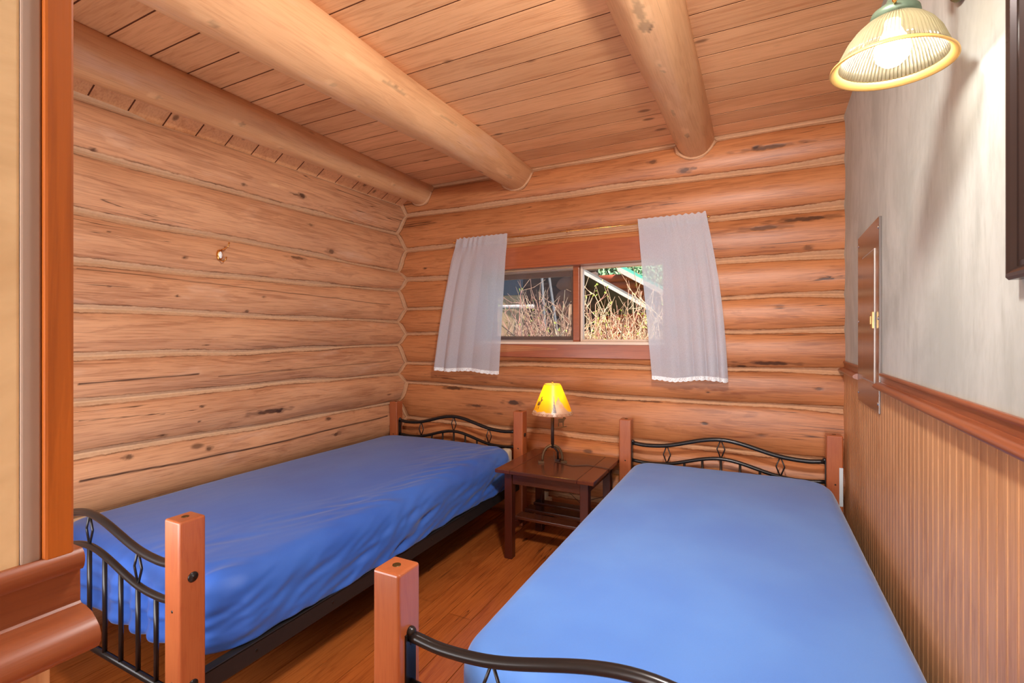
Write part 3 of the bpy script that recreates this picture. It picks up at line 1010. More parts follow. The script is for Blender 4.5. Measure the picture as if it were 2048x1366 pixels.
def bed(label, xa, xb, y0, y1, zt, right):
    """xa, xb: post centres; y0 foot, y1 head post centres"""
    xc = (xa + xb) / 2
    root = empty('bed_frame', (xc, (y0 + y1) / 2, 0), label, 'bed frame', 'twin bed frames')
    hw = .0345
    for (x, yv) in ((xa, y0), (xb, y0), (xa, y1), (xb, y1)):
        p = MB(); p.box(x - hw, x + hw, yv - hw, yv + hw, 0.0, zt)
        post = p.build('post', MAT['post'], root, .006, 3)
        hole = MB(); hole.lathe([(.0008, zt + .0006), (.007, zt + .0006), (.009, zt + .0012), (.0092, zt - .001)], Matrix.Translation((x, yv, 0)), 20)
        hole.build('dowel_hole', plain('hole_ring', srgb(90, 66, 30), .4, .6), post)
        # bolt with washer on the outer side and small holes
        for zz in (zt - .155, .30):
            for s in (-1, 1):
                bt = MB()
                Mx = Matrix.Translation((x + s * (hw + .0005), yv, zz)) @ Matrix.Rotation(s * PI / 2, 4, 'Y')
                bt.lathe([(.0005, .004), (.004, .004), (.0045, .0025), (.012, .0025), (.0135, .001), (.0135, -.001)], Mx, 18)
                bt.build('bolt', MAT['metal'], post)
        for zz in (zt - .24, zt - .43):
            MB().lathe([(.0003, .0004), (.004, .0004), (.0042, -.001)], Matrix.Translation((x + .002, yv - hw, zz)) @ Matrix.Rotation(PI / 2, 4, 'X'), 14).build('screw_hole', MAT['black_plastic'], post)
    w = xb - xa - 2 * hw
    bed_end(root, xc, y0, w, 'footboard')
    bed_end(root, xc, y1, w, 'headboard')
    # side rails: angle iron
    for s, x in ((-1, xa), (1, xb)):
        r = MB()
        xo = x + s * .012
        r.box(min(xo, xo - s * .004), max(xo, xo - s * .004), y0 + hw, y1 - hw, .238, .296)
        xi = xo - s * .034
        r.box(min(xo, xi), max(xo, xi), y0 + hw, y1 - hw, .290, .294)
        rl = r.build('side_rail', MAT['rail'], root, .001)
        for yy in np.arange(y0 + .20, y1 - .1, .30):
            MB().lathe([(.0003, .0003), (.0055, .0003), (.006, -.001)], Matrix.Translation((xo, yy, .268)) @ Matrix.Rotation(s * PI / 2, 4, 'Y'), 14).build('rail_hole', MAT['black_plastic'], rl)
    for k in range(6):
        yy = y0 + .2 + k * (y1 - y0 - .4) / 5
        MB().box(xa + .0, xb - .0, yy - .015, yy + .015, .286, .290).build('cross_slat', MAT['rail'], root)
    return root

RB = dict(xa=-.682, xb=.350, y0=.808, y1=2.86)
LB = dict(xa=-2.412, xb=-1.376, y0=.768, y1=2.85)
ZT = H - .487
bed_r = bed('black and red wood bed frame by the right wall, nearest the viewer', RB['xa'], RB['xb'], RB['y0'], RB['y1'], ZT, True)
bed_l = bed('black and red wood bed frame along the left log wall', LB['xa'], LB['xb'], LB['y0'], LB['y1'], ZT, False)
# white tag on the far right post
tg = MB(); tg.box(RB['xb'] + .018, RB['xb'] + .0335, RB['y1'] - .0353, RB['y1'] - .0346, .40, ZT - .155)
tgo = tg.build('label_strip', plain('paper_tag', srgb(206, 214, 220), .5, 0, .5, .3, 300), bed_r)

def mattress(label, x0, x1, y0, y1, z0, z1, seed, kind):
    root = empty('mattress', ((x0 + x1) / 2, (y0 + y1) / 2, z0), label, 'mattress', 'mattresses with blue fitted sheets')
    r = .065
    st = .0125
    nx = int((x1 - x0) / st); ny = int((y1 - y0) / (st * 1.2)); nz = int((z1 - z0) / (st * .9))
    cxm, cym, czm = (x0 + x1) / 2, (y0 + y1) / 2, (z0 + z1) / 2
    hx, hy, hz = (x1 - x0) / 2, (y1 - y0) / 2, (z1 - z0) / 2
    faces = []
    allv = []; allf = []
    key = {}
    def vid(i, j, k):
        t = (i, j, k)
        if t not in key:
            key[t] = len(allv)
            allv.append(((i / nx * 2 - 1) * hx, (j / ny * 2 - 1) * hy, (k / nz * 2 - 1) * hz))
        return key[t]
    for i in range(nx):
        for j in range(ny):
            allf.append((vid(i, j, nz), vid(i+1, j, nz), vid(i+1, j+1, nz), vid(i, j+1, nz)))
            allf.append((vid(i, j, 0), vid(i, j+1, 0), vid(i+1, j+1, 0), vid(i+1, j, 0)))
    for k in range(nz):
        for j in range(ny):
            allf.append((vid(0, j, k), vid(0, j, k+1), vid(0, j+1, k+1), vid(0, j+1, k)))
            allf.append((vid(nx, j, k), vid(nx, j+1, k), vid(nx, j+1, k+1), vid(nx, j, k+1)))
        for i in range(nx):
            allf.append((vid(i, 0, k), vid(i+1, 0, k), vid(i+1, 0, k+1), vid(i, 0, k+1)))
            allf.append((vid(i, ny, k), vid(i, ny, k+1), vid(i+1, ny, k+1), vid(i+1, ny, k)))
    P = np.array(allv)
    # rounded box: vertical corners rounder than horizontal edges
    rc = .13
    sx = np.sign(P[:, 0]); sy = np.sign(P[:, 1]); sz = np.sign(P[:, 2])
    ax, ay, az = np.abs(P[:, 0]), np.abs(P[:, 1]), np.abs(P[:, 2])
    inx = np.clip(ax - (hx - rc), 0, None); iny = np.clip(ay - (hy - rc), 0, None)
    L = np.sqrt(inx ** 2 + iny ** 2); mxl = np.maximum(inx, iny)
    f = np.where(L > 1e-9, mxl / np.maximum(L, 1e-9), 1)
    bx = np.minimum(ax, hx - rc) + inx * f; by = np.minimum(ay, hy - rc) + iny * f
    # edge distance from the outline (0 on the side face)
    d_out = rc - np.sqrt(np.clip(bx - (hx - rc), 0, None) ** 2 + np.clip(by - (hy - rc), 0, None) ** 2)
    d_out = np.where((bx > hx - rc) | (by > hy - rc), d_out, rc)
    rr_ = np.where(sz > 0, r, .012)
    iz = np.clip(az - (hz - rr_), 0, None); io = np.clip(rr_ - d_out, 0, None)
    L2 = np.sqrt(iz ** 2 + io ** 2); m2 = np.maximum(iz, io)
    g = np.where(L2 > 1e-9, m2 / np.maximum(L2, 1e-9), 1)
    shrink = io - io * g
    nrmx = np.where(L > 1e-9, inx / np.maximum(L, 1e-9), np.where(bx - (hx - r) > by - (hy - r), 1, 0))
    nrmy = np.where(L > 1e-9, iny / np.maximum(L, 1e-9), 1 - nrmx)
    bx = bx - shrink * nrmx; by = by - shrink * nrmy
    bz = np.minimum(az, hz - rr_) + iz * g
    Q = np.stack([bx * sx, by * sy, bz * sz], -1)
    # soft crown on top
    crown = (1 - (Q[:, 0] / hx) ** 2) * (1 - (Q[:, 1] / hy) ** 4)
    Q[:, 2] += np.where(sz > 0, crown * .022, 0) * (bz / hz)
    me = bpy.data.meshes.new('fitted_sheet')
    off = np.array([cxm, cym, czm]) - np.array(parent_loc(root))
    out = np.zeros_like(Q)
    nv = Vector
    for i in range(len(Q)):
        x, y, z = Q[i]
        wx, wy, wz = x + cxm, y + cym, z + czm
        side = 1 - min(1.0, max(0.0, (z - (hz - .10)) / .10))    # 1 on side faces
        top = max(0.0, z / hz) ** 3
        n = np.array([x / hx, y / hy, 0.0]); n = n ** 7
        ln = np.linalg.norm(n) + 1e-6
        n = n / ln
        edge = max(abs(x / hx), abs(y / hy))
        d = 0.0; dz = 0.0
        if kind == 'L':
            # slanting folds of a loose sheet on the long side and rounding over the edge
            ph = (wy * .55 + (wz) * 1.0)
            v = Vector((wy * 3.0 + wz * 5.0, (wz - wy * .28) * 24.0, seed))
            a = mnoise.noise(v); a = 1 - abs(a) * 2.0
            v2 = Vector((wy * 5.0 + wz * 4.0, (wz - wy * .45) * 34.0, seed + 5))
            a2 = 1 - abs(mnoise.noise(v2)) * 2
            gate = .45 + .55 * mnoise.noise(Vector((wy * 2.2, wz * 3, 9)))
            d = (a * .020 + a2 * .009) * max(0.1, gate + .3)
            if edge > .35:
                v3 = Vector(((wx * .9 + wy) * 3.5, (wx - wy * .45) * 20, seed + 9))
                a3 = 1 - abs(mnoise.noise(v3)) * 2
                dz = a3 * .0105 * (edge - .35) / .65 * (.55 + mnoise.noise(Vector((wx * 3, wy * 2, 3)))) * min(1.0, max(0.08, (x / hx + .1) * 1.3))
            # deeper overhang fold at the foot (gathered)
            if y < -hy * .9:
                d += .010 * math.sin(wx * 42 + 2 * math.sin(wx * 11)) * side
        else:
            v = Vector((wy * 10.0, wx * 2.5 + wz * 2, seed))
            d = mnoise.noise(v) * .006 * side
            if edge > .75:
                v3 = Vector((wx * 3 + wy * 6, wy * 24 - wx * 16, seed + 2))
                dz = (1 - abs(mnoise.noise(v3)) * 2) * .0035 * (edge - .75) / .25 * max(0, .4 + mnoise.noise(Vector((wy * 1.7, 2, 2))) * 1.3)
        big = mnoise.noise(Vector((wx * 2.2, wy * 1.6, seed))) * .006
        out[i] = (x + n[0] * d * side, y + n[1] * d * side, z + (dz + big) * top)
        if z < -hz * .55:
            out[i][2] += .012 * mnoise.noise(Vector((wx * 5, wy * 5, seed)))
    out += off
    me.from_pydata(out.tolist(), [], allf)
    me.polygons.foreach_set('use_smooth', [True] * len(me.polygons))
    me.materials.append(MAT['sheet_' + kind])
    o = bpy.data.objects.new('fitted_sheet', me); link(o); o.parent = root
    ss = o.modifiers.new('s', 'SUBSURF'); ss.levels = 1; ss.render_levels = 1
    return root
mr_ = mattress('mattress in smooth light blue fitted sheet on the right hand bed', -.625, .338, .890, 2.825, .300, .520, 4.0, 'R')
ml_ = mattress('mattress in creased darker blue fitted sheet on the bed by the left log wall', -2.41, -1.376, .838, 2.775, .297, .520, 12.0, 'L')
# bare ticking showing at the head corner of the left mattress
bt_ = MB(); bt_.box(-1.47, -1.405, 2.74, 2.800, .34, .505)
bt_.build('bare_corner', MAT['mattress'], ml_, .02, 4)

# ------------------------------------------------------------------ nightstand
ZTAB = H - .73
TX0, TX1, TY0, TY1 = -1.283, -.720, 2.336, 2.878
ns = empty('nightstand', ((TX0 + TX1) / 2, (TY0 + TY1) / 2, 0), 'dark wooden nightstand with lower slats between the two beds', 'nightstand')
tt = MB(); tt.box(TX0, TX1, TY0, TY1, ZTAB - .020, ZTAB)
MB().box(TX0 + .09, TX1 - .09, TY0, TY1, ZTAB - .020, ZTAB).build('tabletop', MAT['table'], ns, .003)
for (a, b) in ((TX0, TX0 + .0895), (TX1 - .0895, TX1)):
    MB().box(a, b, TY0, TY1, ZTAB - .020, ZTAB).build('breadboard_end', wood('dark_end_board', srgb(94, 42, 24), srgb(52, 20, 12), 'y', .22, .9, 0, .5, 0, 1.5, coat=.4, bump=.1), ns, .003)
lw = .046; ix0, ix1, iy0, iy1 = TX0 + .040, TX1 - .040, TY0 + .038, TY1 - .038
for (x, y) in ((ix0, iy0), (ix1 - lw, iy0), (ix0, iy1 - lw), (ix1 - lw, iy1 - lw)):
    MB().box(x, x + lw, y, y + lw, 0, ZTAB - .020).build('leg', MAT['tablez'], ns, .003)
MB().box(ix0 + lw, ix1 - lw, iy0 + .008, iy0 + .028, ZTAB - .085, ZTAB - .020).build('apron', MAT['table'], ns, .002)
MB().box(ix0 + lw, ix1 - lw, iy1 - .028, iy1 - .008, ZTAB - .085, ZTAB - .020).build('apron', MAT['table'], ns, .002)
for x in (ix0 + .012, ix1 - .032):
    MB().box(x, x + .02, iy0 + lw, iy1 - lw, ZTAB - .085, ZTAB - .020).build('apron', MAT['tablez'], ns, .002)
    MB().box(x, x + .02, iy0 + lw, iy1 - lw, .145, .185).build('side_stretcher', MAT['tablez'], ns, .002)
for (a, b) in ((iy0 + .10, iy0 + .185), (iy0 + .235, iy0 + .32), (iy0 + .36, iy0 + .43)):
    MB().box(ix0 + .014, ix1 - .014, a, b, .186, .203).build('shelf_slat', MAT['table'], ns, .003)

# ------------------------------------------------------------------ table lamp
LX, LY = at_y(1105, 928, 2.60).x, 2.60
lamp = empty('table_lamp', (LX, LY, ZTAB), 'rustic iron table lamp with yellow painted shade on the nightstand', 'lamp')
def arch(ax):
    b = MB(); pts = []
    for k in range(25):
        a = PI * k / 24
        hgt = ZTAB + .010 + .090 * math.sin(a) ** .8
        pts.append((LX + ax[0] * .058 * math.cos(a), LY + ax[1] * .058 * math.cos(a), hgt))
    b.tube(pts, .0075, 10)
    for s in (-1, 1):
        M_ = Matrix.Translation((LX + ax[0] * s * .066, LY + ax[1] * s * .066, ZTAB + .005)) @ Matrix.Rotation(math.atan2(ax[1], ax[0]), 4, 'Z')
        b.box(-.017, .017, -.010, .010, -.005, .006, M_)
    return b
arch((math.cos(TH + .05), math.sin(TH + .05))).build('base_arch', MAT['iron'], lamp)
b = MB(); b.tube([(LX, LY, ZTAB + .10), (LX + .02, LY + .03, ZTAB + .06), (LX + .012, LY + .055, ZTAB + .008)], .0065, 10)
b.box(LX + .0, LX + .024, LY + .045, LY + .075, ZTAB, ZTAB + .010)
b.build('rear_leg', MAT['irond'], lamp)
MB().tube([(LX, LY, ZTAB + .085), (LX, LY, ZTAB + .30)], .0095, 14).build('stem', MAT['irond'], lamp)
MB().lathe([(.002, ZTAB + .288), (.030, ZTAB + .290), (.034, ZTAB + .296), (.012, ZTAB + .300), (.010, ZTAB + .345)], Matrix.Translation((LX, LY, 0)), 28).build('socket', plain('yellowed_brass', srgb(214, 180, 70), .35, .7), lamp)
MB().sphere((LX, LY, ZTAB + .375), .026, sz=1.25).build('bulb', MAT['bulb2'], lamp)
hp_ = MB()
for s in (-1, 1):
    hp_.tube([(LX, LY, ZTAB + .31)] + [(LX + s * .042 * math.sin(PI * k / 12), LY, ZTAB + .31 + .150 * k / 12) for k in range(1, 13)], .0015, 6)
hp_.sphere((LX, LY, ZTAB + .468), .0065); hp_.tube([(LX, LY, ZTAB + .455), (LX, LY, ZTAB + .468)], .003, 8)
hp_.build('harp_and_finial', plain('finial_brass', srgb(150, 120, 90), .3, .8), lamp)
# shade: painted parchment (yellow sky, plum mountain and ground, trees, elk)
SZ0, SZ1, SR0, SR1 = ZTAB + .283, ZTAB + .455, .118, .047
na, nz_ = 240, 90
A, V = np.meshgrid(np.linspace(0, 2 * PI, na + 1), np.linspace(0, 1, nz_), indexing='ij')
R_ = SR0 + (SR1 - SR0) * V
P = np.stack([LX + R_ * np.cos(A), LY + R_ * np.sin(A), SZ0 + (SZ1 - SZ0) * V], -1)
# angle facing the viewer is phi=0
view = math.atan2(-LY, -LX)
PHI = (A - view + PI) % (2 * PI) - PI           # positive phi lies to the viewer's right? handled by sign below
PHI = PHI
SIDE = PHI                                       # + = to the right in the photo
paint = np.zeros_like(A)                         # 0 sky, 1 ground/mountain
ridge = .13 + .02 * np.sin(SIDE * 9) + .01 * np.sin(SIDE * 23)
ridge = np.maximum(ridge, .62 - np.abs(SIDE - .42) * 1.0 + .02 * np.sin(SIDE * 31))
ridge = np.maximum(ridge, .40 - np.abs(SIDE - 2.4) * .5)
paint = (V < ridge).astype(float)
dark = np.zeros_like(A)
for (c, h0, h1, w) in ((.10, .12, .74, .12), (1.9, .1, .6, .12), (-2.6, .1, .5, .12), (2.9, .1, .5, .1)):
    q = (V - h0) / (h1 - h0)
    saw = 1 - .35 * ((V * 26) % 1)
    inside = (q > 0) & (q < 1) & (np.abs(SIDE - c) < w * (1 - q) * saw * 1.0)
    dark = np.maximum(dark, inside.astype(float))
def blob(dark, c, v, a, b):
    return np.maximum(dark, ((((SIDE - c) / a) ** 2 + ((V - v) / b) ** 2) < 1).astype(float))
for (c, v, a, b) in ((-1.0, .38, .16, .07), (-.86, .48, .06, .06), (-.78, .50, .07, .025), (-.90, .56, .05, .035), (-1.1, .26, .03, .10), (-.93, .26, .03, .10), (-.84, .60, .03, .02)):
    dark = blob(dark, c, v, a, b)
def m_shade():
    m = NT('painted_parchment')
    m.t.nodes.remove(m.b)
    n = m.noise(m.coords((14, 14, 14)), 1.0, 4)
    n2 = m.noise(m.coords((90, 90, 90)), 1.0, 3)
    g = m.attr('vv')
    sky = m.mix(g, srgb(244, 166, 20), srgb(246, 224, 40))
    gr = m.mix(m.ramp(n, .4, .65), srgb(196, 160, 140), srgb(214, 196, 184))
    col = m.mix(m.attr('paint'), sky, gr)
    col = m.mix(m.math('MULTIPLY', m.attr('dark'), m.ramp(n2, .3, .6, .75, 1)), col, srgb(78, 56, 52))
    col = m.mix(m.math('MULTIPLY', m.ramp(g, .05, .09, 1, 0), .5), col, srgb(170, 120, 84))
    d = m.n('ShaderNodeBsdfDiffuse'); t = m.n('ShaderNodeBsdfTranslucent')
    m.val(d.inputs[0], col); m.val(t.inputs[0], col)
    a = m.n('ShaderNodeMixShader'); m.l(d.outputs[0], a.inputs[1]); m.l(t.outputs[0], a.inputs[2]); a.inputs[0].default_value = .22
    g_ = m.n('ShaderNodeBsdfGlossy'); g_.inputs['Roughness'].default_value = .35
    b = m.n('ShaderNodeMixShader'); m.l(a.outputs[0], b.inputs[1]); m.l(g_.outputs[0], b.inputs[2]); b.inputs[0].default_value = .06
    m.l(b.outputs[0], m.out.inputs[0])
    return m.m
shade = grid_obj('lamp_shade', P, m_shade(), lamp, {'paint': paint, 'dark': dark, 'vv': V})
lc = MB()
for k in range(26):
    a = 2 * PI * k / 26
    for (rr, zz, dr) in ((SR0, SZ0, .010),):
        for s in (-1, 1):
            p0 = (LX + (rr + .001) * math.cos(a - s * .07), LY + (rr + .001) * math.sin(a - s * .07), zz - .001)
            p1 = (LX + (rr - .003) * math.cos(a + s * .07), LY + (rr - .003) * math.sin(a + s * .07), zz + .013)
            lc.tube([p0, p1], .0013, 5)
for (rr, zz) in ((SR0, SZ0), (SR1, SZ1)):
    lc.tube([(LX + rr * math.cos(2 * PI * k / 48), LY + rr * math.sin(2 * PI * k / 48), zz) for k in range(48)], .0018, 6, closed=True)
lc.build('leather_lacing', plain('lacing', srgb(176, 128, 96), .6), lamp)
# small elk cut-out on a curved wire behind the stem
elk = [(-.020, 0), (-.016, 0), (-.014, .018), (.004, .018), (.006, 0), (.010, 0), (.012, .022), (.018, .034), (.024, .036), (.022, .042), (.017, .044),
       (.022, .052), (.021, .058), (.017, .052), (.013, .058), (.011, .050), (.008, .046), (.006, .038), (-.014, .038), (-.020, .034), (-.018, .020)]
er = Vector((math.cos(TH), math.sin(TH), 0))
ec = Vector((LX, LY, 0)) + er * .046 + Vector((0, .02, 0))
eb = MB(); eb.prism(elk, -.0012, .0012, lambda a, z, d: (ec.x + er.x * a * 1.05 - er.y * d, ec.y + er.y * a * 1.05 + er.x * d, ZTAB + .205 + z * 1.25))
eb.build('elk_ornament', MAT['iron'], lamp)
wb = MB(); wb.tube([(LX + er.x * .008, LY + er.y * .008, ZTAB + .196), (ec.x, ec.y, ZTAB + .202), (ec.x + er.x * .03, ec.y + er.y * .03, ZTAB + .207)], .0022, 8)
wb.build('ornament_arm', MAT['iron'], lamp)
# cord over the table top and down behind
cdb = MB()
cp = [at_y(1110, 925, 2.62), at_y(1125, 925, 2.60), at_y(1145, 924, 2.58), at_y(1175, 915, 2.63), at_y(1200, 917, 2.62), at_y(1222, 928, 2.60)]
cpts = [(p.x, p.y, ZTAB + .003) for p in cp] + [(TX1 + .004, 2.62, ZTAB - .004), (TX1 + .006, 2.66, ZTAB - .06), (TX1 - .03, 2.80, ZTAB - .2), (TX1 - .25, 2.86, .20), (-1.10, 2.86, .30)]
cdb.tube([(LX, LY + .02, ZTAB + .06), (LX + .005, LY + .015, ZTAB + .02)] + cpts, .0022, 6)
cdb.build('power_cord', MAT['cord'], lamp)

# outlet behind the nightstand
op = at_y(1096, 998, YB - .07)
ot = empty('wall_outlet', (op.x, YB - .06, op.z), 'ivory wall outlet behind the nightstand', 'outlet')
MB().box(op.x - .055, op.x - .002, YB - .078, YB - .055, op.z - .045, op.z + .045).build('cover_plate', MAT['white_plastic'], ot, .003)
MB().box(op.x + .000, op.x + .030, YB - .10, YB - .07, op.z - .022, op.z + .020).build('plug', MAT['white_plastic'], ot, .003)
bp = at_y(1092, 1058, YB - .10)
pb = MB(); pb.box(bp.x - .03, bp.x + .045, YB - .10, YB - .07, .02, .085); 
pbo = pb.build('power_adapter', MAT['black_plastic'], None, .004)
tag(pbo, 'black power adapter on the floor under the nightstand', 'adapter')

# ------------------------------------------------------------------ wall hook
hk = at_x(440, 510, XL + .064)
hook = empty('coat_hook', (XL + .06, hk.y, hk.z), 'small brass coat hook with white oval on the left log wall', 'hook')
Mh = Matrix.Translation((XL + .0625, hk.y, hk.z)) @ Matrix.Rotation(PI / 2, 4, 'Y') @ Matrix.Diagonal((1.35, .72, 1, 1))
MB().lathe([(.0005, .006), (.014, .006), (.019, .004), (.021, 0), (.021, -.006)], Mh, 28).build('back_plate', MAT['brass'], hook)
Mh2 = Matrix.Translation((XL + .069, hk.y, hk.z)) @ Matrix.Rotation(PI / 2, 4, 'Y') @ Matrix.Diagonal((1.35, .72, 1, 1))
MB().lathe([(.0005, .004), (.009, .003), (.013, 0)], Mh2, 24).build('porcelain_oval', plain('porcelain', (.9, .9, .88, 1), .15), hook)
hx_ = XL + .066
MB().tube([(hx_, hk.y + .004, hk.z + .026), (hx_ + .02, hk.y + .008, hk.z + .030), (hx_ + .045, hk.y + .012, hk.z + .040), (hx_ + .052, hk.y + .014, hk.z + .062)], [.003, .0028, .0028, .0042], 10).build('upper_prong', MAT['brass'], hook)
MB().tube([(hx_, hk.y + .002, hk.z - .026), (hx_ + .015, hk.y + .006, hk.z - .034), (hx_ + .030, hk.y + .010, hk.z - .026), (hx_ + .032, hk.y + .011, hk.z - .010)], [.003, .0028, .0028, .0042], 10).build('lower_prong', MAT['brass'], hook)

# ------------------------------------------------------------------ electrical panel
pz0, pz1 = H - .270, H + .418
ep = empty('electrical_panel', tuple(MR @ Vector((.74, 0, pz0))), 'flat grey metal breaker panel cover set in the right wall', 'electrical panel')
EO = .009
pc = MB(); pc.box(.518, .962, .0, EO, pz0, pz1)
pco = pc.build('cover', MAT['panel'], ep, .0015, M=MR)
dr = MB(); dr.box(.645, .888, EO, EO + .003, pz0 + .105, pz1 - .105)
dro = dr.build('door', MAT['panel'], ep, .0012, M=MR)
ed = frame(MB(), .640, .893, pz0 + .10, pz1 - .10, EO - .001, EO + .0022, .006)
edv = MB(); edv.add([(p[0], p[1], p[2]) for p in ed.v], ed.f)
edv.build('door_reveal', plain('pale_reveal', srgb(176, 166, 160), .45, .5), ep, M=MR)
lt = MB(); lt.box(.868, .902, EO + .003, EO + .010, (pz0 + pz1) / 2 - .045, (pz0 + pz1) / 2 + .015); lt.box(.876, .888, EO + .010, EO + .014, (pz0 + pz1) / 2 - .03, (pz0 + pz1) / 2)
lt.build('latch', plain('latch_brass', srgb(190, 160, 110), .3, .8), dro, .001, M=MR)
for s in (.532, .948):
    for z in (pz0 + .035, (pz0 + pz1) / 2 - .01, pz1 - .035):
        MB().lathe([(.0004, .003), (.004, .0025), (.0062, .001), (.0062, -.001)], Matrix.Translation(MR @ Vector((s, EO, z))) @ Matrix.Rotation(-PI / 2, 4, 'Y'), 14).build('screw', MAT['chrome'], ep)


# ------------------------------------------------------------------ wall sconce
SX, SY, SZm = .236, 1.168, H + .528
sc = empty('wall_sconce', (SX, SY, SZm), 'lit wall sconce with ribbed cream glass bell shade on the right wall', 'wall lamp')
Ms = Matrix.Translation((SX, SY, SZm)) @ Matrix.Rotation(math.radians(4), 4, 'Y')
prof = [(.090, .008), (.083, .024), (.074, .045), (.062, .063), (.048, .077), (.036, .085), (.033, .092)]
gl = MB(); gl.lathe(prof, Ms, 480, .0011, 80)
glo = gl.build('glass_shade', MAT['shadeglass'], sc)
so = glo.modifiers.new('s', 'SOLIDIFY'); so.thickness = .0025
rm = MB(); rm.lathe([(.088, .009), (.094, .004), (.100, -.001), (.1005, -.004), (.098, -.004), (.091, .000), (.086, .006), (.088, .009)], Ms, 64)
rm.build('shade_rim', MAT['amber'], sc)
cp_ = MB(); cp_.lathe([(.036, .084), (.040, .092), (.038, .100), (.028, .108), (.018, .116), (.014, .128), (.012, .150)], Ms, 32, caps=True)
cp_.build('shade_holder', MAT['greencap'], sc)
for k in range(3):
    th = MB()
    a = 2 * PI * k / 3 + .3
    c = Ms @ Vector((.040 * math.cos(a), .040 * math.sin(a), .096)); e = Ms @ Vector((.050 * math.cos(a), .050 * math.sin(a), .096))
    th.tube([c, e], .0025, 8); th.sphere(e, .0042)
    th.build('thumbscrew', MAT['brass'], sc)
BC = Ms @ Vector((0, 0, .028))
bu = MB(); bu.lathe([(.0005, -.032), (.014, -.028), (.025, -.017), (.029, -.003), (.027, .012), (.019, .028), (.013, .042), (.013, .060)], Matrix.Translation(BC), 28)
bu.build('bulb', MAT['bulb'], sc)
wx = right_x(1.27)
pl = MB(); Mp = Matrix.Translation((wx - .001, 1.262, H + .735)) @ Matrix.Rotation(-PI / 2, 4, 'Y')
pl.lathe([(.058, 0), (.060, .006), (.056, .012), (.044, .014), (.040, .022), (.026, .026), (.014, .036), (.0005, .038)], Mp, 40)
pl.build('wall_plate', MAT['verdigris'], sc)
ar = MB()
pA = Vector((wx - .03, 1.262, H + .735)); pE = Ms @ Vector((0, 0, .145))
pts = [pA, pA + Vector((-.03, -.01, -.012)), pA + Vector((-.06, -.03, .0)), pA + Vector((-.075, -.05, .03)), Vector((pE.x + .02, pE.y + .02, pE.z + .05)), pE + Vector((0, 0, .03)), pE]
# smooth
sp = []
for i in range(len(pts) - 1):
    p0 = pts[max(0, i-1)]; p1 = pts[i]; p2 = pts[i+1]; p3 = pts[min(len(pts)-1, i+2)]
    for k in range(8):
        t = k / 8
        sp.append(.5 * ((2 * p1) + (-p0 + p2) * t + (2*p0 - 5*p1 + 4*p2 - p3) * t*t + (-p0 + 3*p1 - 3*p2 + p3) * t**3))
sp.append(pts[-1])
ar.tube(sp, .0065, 12)
ar.build('arm', MAT['greencap'], sc)

# ------------------------------------------------------------------ framed mirror at the right edge
fy1 = 1.022; fz0 = H + .088
sF = lambda y: (YB - y) / ca
s0_, s1_ = sF(fy1), sF(.42)
pf = empty('picture_frame', tuple(MR @ Vector((s0_, 0, fz0))), 'dark framed picture on the right wall at the photo edge', 'picture')
FP = [(0, 0), (0, .014), (.004, .019), (.009, .020), (.014, .017), (.019, .011), (.027, .011), (.031, .007), (.031, 0)]
def fr_bar(b, p, q, inward):
    pass
fb_ = MB(); z0_, z1_ = fz0, CEIL - .10
corners = [(s0_, z0_), (s1_, z0_), (s1_, z1_), (s0_, z1_)]
sg = [(1, 1), (-1, 1), (-1, -1), (1, -1)]
vs = []
for (cs, cz), (dx, dz_) in zip(corners, sg):
    for (w, o) in FP: vs.append((cs + dx * w, o + .001, cz + dz_ * w))
n = len(FP); fs = []
for c in range(4):
    d = (c + 1) % 4
    for i in range(n - 1):
        fs.append((c*n+i, d*n+i, d*n+i+1, c*n+i+1))
fb_.add(vs, fs)
fb_.build('frame', plain('dark_bronze_frame', srgb(62, 48, 44), .25, .4, .6, .5, 10), pf, M=MR)
MB().box(s0_ + .03, s1_ - .03, .002, .005, z0_ + .03, z1_ - .03).build('mirror_glass', plain('mirror_silver', (.7, .75, .8, 1), .03, 1.0), pf, M=MR)

# ------------------------------------------------------------------ outdoors
GZ = -.25
gb = MB()
gn = 40
gx = np.linspace(-22, 14, gn); gy = np.linspace(YB + .25, 40, gn)
GX, GY = np.meshgrid(gx, gy, indexing='ij')
GZz = GZ + .25 * np.sin(GX * .5) * np.clip((GY - 4) / 6, 0, 1) + np.clip(GY - 12, 0, 40) * .04
def m_ground():
    m = NT('dry_grass')
    n = m.noise(m.coords((5, 5, 5)), 1.0, 5)
    m.val(m.b.inputs['Base Color'], m.mix(m.ramp(n, .35, .65), srgb(150, 140, 84), srgb(96, 110, 52)))
    m.set(Roughness=.9)
    return m.m
gr_ = grid_obj('ground', np.stack([GX, GY, GZz], -1), m_ground()); tag(gr_, 'dry grassy ground outside the window', 'ground', kind='structure')

MAT['oldlog'] = wood('weathered_shaded_logs', srgb(84, 66, 58), srgb(48, 38, 36), 'x', .8, 1, .1, .2)  # gable logs, with their shade put into this darker colour
MAT['oldlogend'] = wood('sunlit_log_ends', srgb(176, 120, 92), srgb(120, 76, 60), 'x', .8, 1, .1, .2)  # the same logs, with sunlight put into the paler colour
MAT['redlog'] = wood('red_stained_logs', srgb(172, 84, 56), srgb(130, 58, 40), 'x', .7, 1, .1, .2)
MAT['shingle'] = plain('grey_shingles', srgb(120, 116, 112), .9, 0, .2, .8, 12)
MAT['rakeb'] = wood('weathered_rake_board', srgb(206, 192, 180), srgb(150, 134, 124), 'x', .8, 1, 0, .2)
MAT['plywood'] = wood('plywood', srgb(206, 170, 124), srgb(164, 124, 84), 'z', .7, 1.4, .0, .2)
MAT['greenroof'] = plain('green_metal_roof', srgb(88, 168, 146), .5, .1, .4)
MAT['shadowgap'] = plain('dark_interior', srgb(26, 28, 32), .9)

